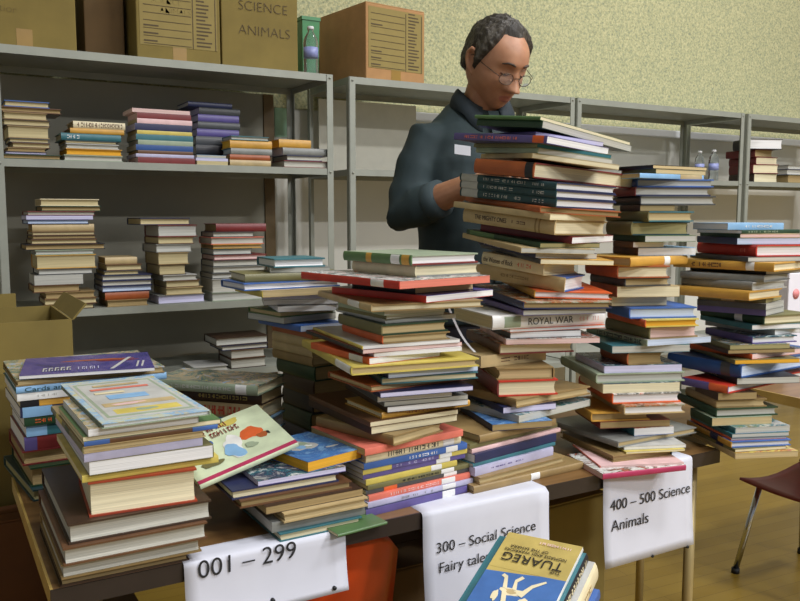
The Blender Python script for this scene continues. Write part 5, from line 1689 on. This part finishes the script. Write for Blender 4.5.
# --- pile with the desert-rider book in front of the table, on a floor carton
wT = .125
sc_ = wT * 1.52 / .14
TL, TR = CAM + ray(509, 532) * sc_, CAM + ray(583, 547) * (.954 * sc_)
PT = CAM + ray(467, 600) * (.902 * sc_)
xb_ = (TL - TR).normalized()
yb2 = (PT - TL); yb2 = (yb2 - xb_ * yb2.dot(xb_)).normalized()
nT = xb_.cross(yb2)
hT = .182
PILE = 'books in the tilted pile in front of the table'
pile = [('P', wT, hT, .009, 'mustard', 'white', 0, 0, {'sp': 'white', 'topc': 'mustard'}, 'yellow and blue book titled The Tuareg, topmost of the tilted pile'),
        ('H', .150, .195, .019, 'teal', 'cream', .008, .002, {'sp': 'black', 'let': [(.05, .95, 'cream', .5)]}, 'teal book with dark blotchy spine, directly under The Tuareg book'),
        ('H', .155, .205, .038, 'lgrey', 'cream', .020, -.004, {'sp': 'cream', 'let': [(.3, .8, 'tan', .3)]}, 'thick cream book in shiny jacket, under the dark-spined teal book'),
        ('P', .155, .20, .016, 'blue', 'white', .026, .012, {'sp': 'blue'}, 'blue book with white pages, lowest of the tilted pile')]
off = 0.0
low = 9
for i, (kind, w2, h2, t2, cov, pg, dx, dy, op, lab) in enumerate(pile):
    b = make_book(kind, w2, h2, t2, 'L', cov, pg, op)
    org = TR - nT * (off + t2) + xb_ * (w2 / 2 - dx) + yb2 * (h2 / 2 + dy)
    orient(b, org, xb_, nT)
    tag(b, lab, 'book', PILE)
    off += t2 + .0004
    for sx in (-1, 1):
        for sy in (-1, 1):
            low = min(low, (org + xb_ * (sx * w2 / 2) + yb2 * (sy * h2 / 2)).z)
    if i == 0:
        cov_b = cover_print(b, wT, hT, t2, [('mustard', rect(0, 1, 0, .47)), ('cblue', [(0, .46), (.3, .47), (.6, .50), (1, .53), (1, 1), (0, 1)]),
            ('cream', blob(.55, .72, .13, .05, 3)), ('tan', blob(.56, .72, .07, .025, 5)), ('cream', blob(.36, .80, .05, .045, 4)), ('cream', [(.62, .70), (.68, .69), (.72, .58), (.77, .56), (.75, .53), (.69, .55)]),
            ('cream', [(.50, .70), (.56, .69), (.58, .58), (.52, .52), (.48, .54), (.54, .60)]), ('cream', [(.40, .76), (.47, .74), (.36, .60), (.22, .52), (.20, .535), (.33, .63)]),
            ('cream', blob(.72, .80, .035, .07, 7)), ('cream', [(.60, .74), (.66, .74), (.60, .88), (.56, .92), (.53, .90)]), ('white', blob(.30, .86, .06, .025, 9))])
        M_tt = mat('black_cover_ink', (36, 32, 26), rough=.5)
        for body, fx, fy_, size in (('TUAREG', .10, .275, .0265), ('THE', .10, .385, .009), ('NOMADS AND WARRIORS', .10, .215, .0085), ('OF THE SAHARA', .36, .165, .0085)):
            text_mesh('cover_title', body, size, M_tt, b, ((fx - .5) * wT, (fy_ - .5) * hT, t2 + .0022), (1, 0, 0), (0, 1, 0), sx=1.0, thick=.0002)
        cover_print(b, wT, hT, t2 + .0006, marks(.12, .55, .06, .09, 4, 'pink', 13), 'author_line')
ctr = TR + xb_ * .07 + yb2 * .09
carton((ctr.x - .17, ctr.y - .17, 0), .34, .34, low - .0055, 0, M_card, 'tan carton holding the tilted pile in front of the table', tape=False)

# --- small loose things
a_, b_ = at_y(448.5, 307, 1.36), at_y(475, 352, 1.30)
ps = MB()
dv = (b_ - a_); sd = Vector((.5, -.86, 0)).cross(dv).normalized() * .0055; up_ = Vector((-.5, -.86, 0)).normalized() * .0012
vs = []
for k in range(7):
    t = k / 6
    c = a_ + dv * t + Vector((0, 0, -.012 * math.sin(math.pi * t)))
    vs += [c - sd, c + sd, c + sd + up_, c - sd + up_]
fs = []
for k in range(6):
    o4 = 4 * k
    for j in range(4):
        fs.append((o4 + j, o4 + (j + 1) % 4, o4 + 4 + (j + 1) % 4, o4 + 4 + j))
fs += [(3, 2, 1, 0), (24, 25, 26, 27)]
tag(ps.add(vs, fs).build('paper_strip', mat('grey_paper_strip', (178, 178, 180), rough=.6)), 'grey paper strip dangling between the orange-chair stack and the tallest stack', 'strip')
wb = empty('white_box', (2.56, 1.74, ZT + .0005)); tag(wb, 'white carton with pink round mark behind the far right stack', 'box')
MB().box(-.11, .13, -.05, .05, 0, .345).build('carton_body', mat('white_card', (226, 224, 232), rough=.6, var=.03), wb, bevel=.003)
MB().tube([(-.072, -.0515, .275), (-.072, -.0503, .275)], .017, 20).build('round_mark', mat('pink_mark', (222, 140, 140), rough=.6), wb)
gb = make_book('M', .10, .14, .005, 'R', 'grn', 'cream', {})
pg = at_z(342, 545, ZT)
gb.location = (pg.x + .05, YT0 + .045, ZT + .0004); gb.rotation_euler = (0, 0, R(6)); tag(gb, 'thin green booklet on table edge between the two left front stacks', 'book')

# --------------------------------------------------------------- lighting
w = bpy.data.worlds.new('world'); SC.world = w; w.use_nodes = True
bg = w.node_tree.nodes['Background']
bg.inputs['Color'].default_value = (0.9, 0.94, 1.0, 1)
bg.inputs['Strength'].default_value = 0.2
def lamp(name, loc, size, power, col=(.975, .98, 1)):
    l = bpy.data.lights.new(name, 'AREA'); l.shape = 'RECTANGLE'; l.size, l.size_y = size; l.energy = power; l.color = col
    o = bpy.data.objects.new(name, l); COL.objects.link(o); o.location = loc
    return o
for i, (x, y, p) in enumerate(((1.2, -0.2, 56), (3.6, -0.2, 62), (3.8, 1.8, 46), (1.6, -2.6, 56), (4.2, -2.6, 115), (1.6, -6.2, 110), (5.4, -6.2, 300))):
    lamp('ceiling_lamp', (x, y, 4.9), (1.2, .4), p)

SC.view_settings.view_transform = 'Standard'
SC.view_settings.look = 'None'
SC.view_settings.gamma = 1.0
SC.view_settings.use_curve_mapping = False
SC.view_settings.exposure = 0.55
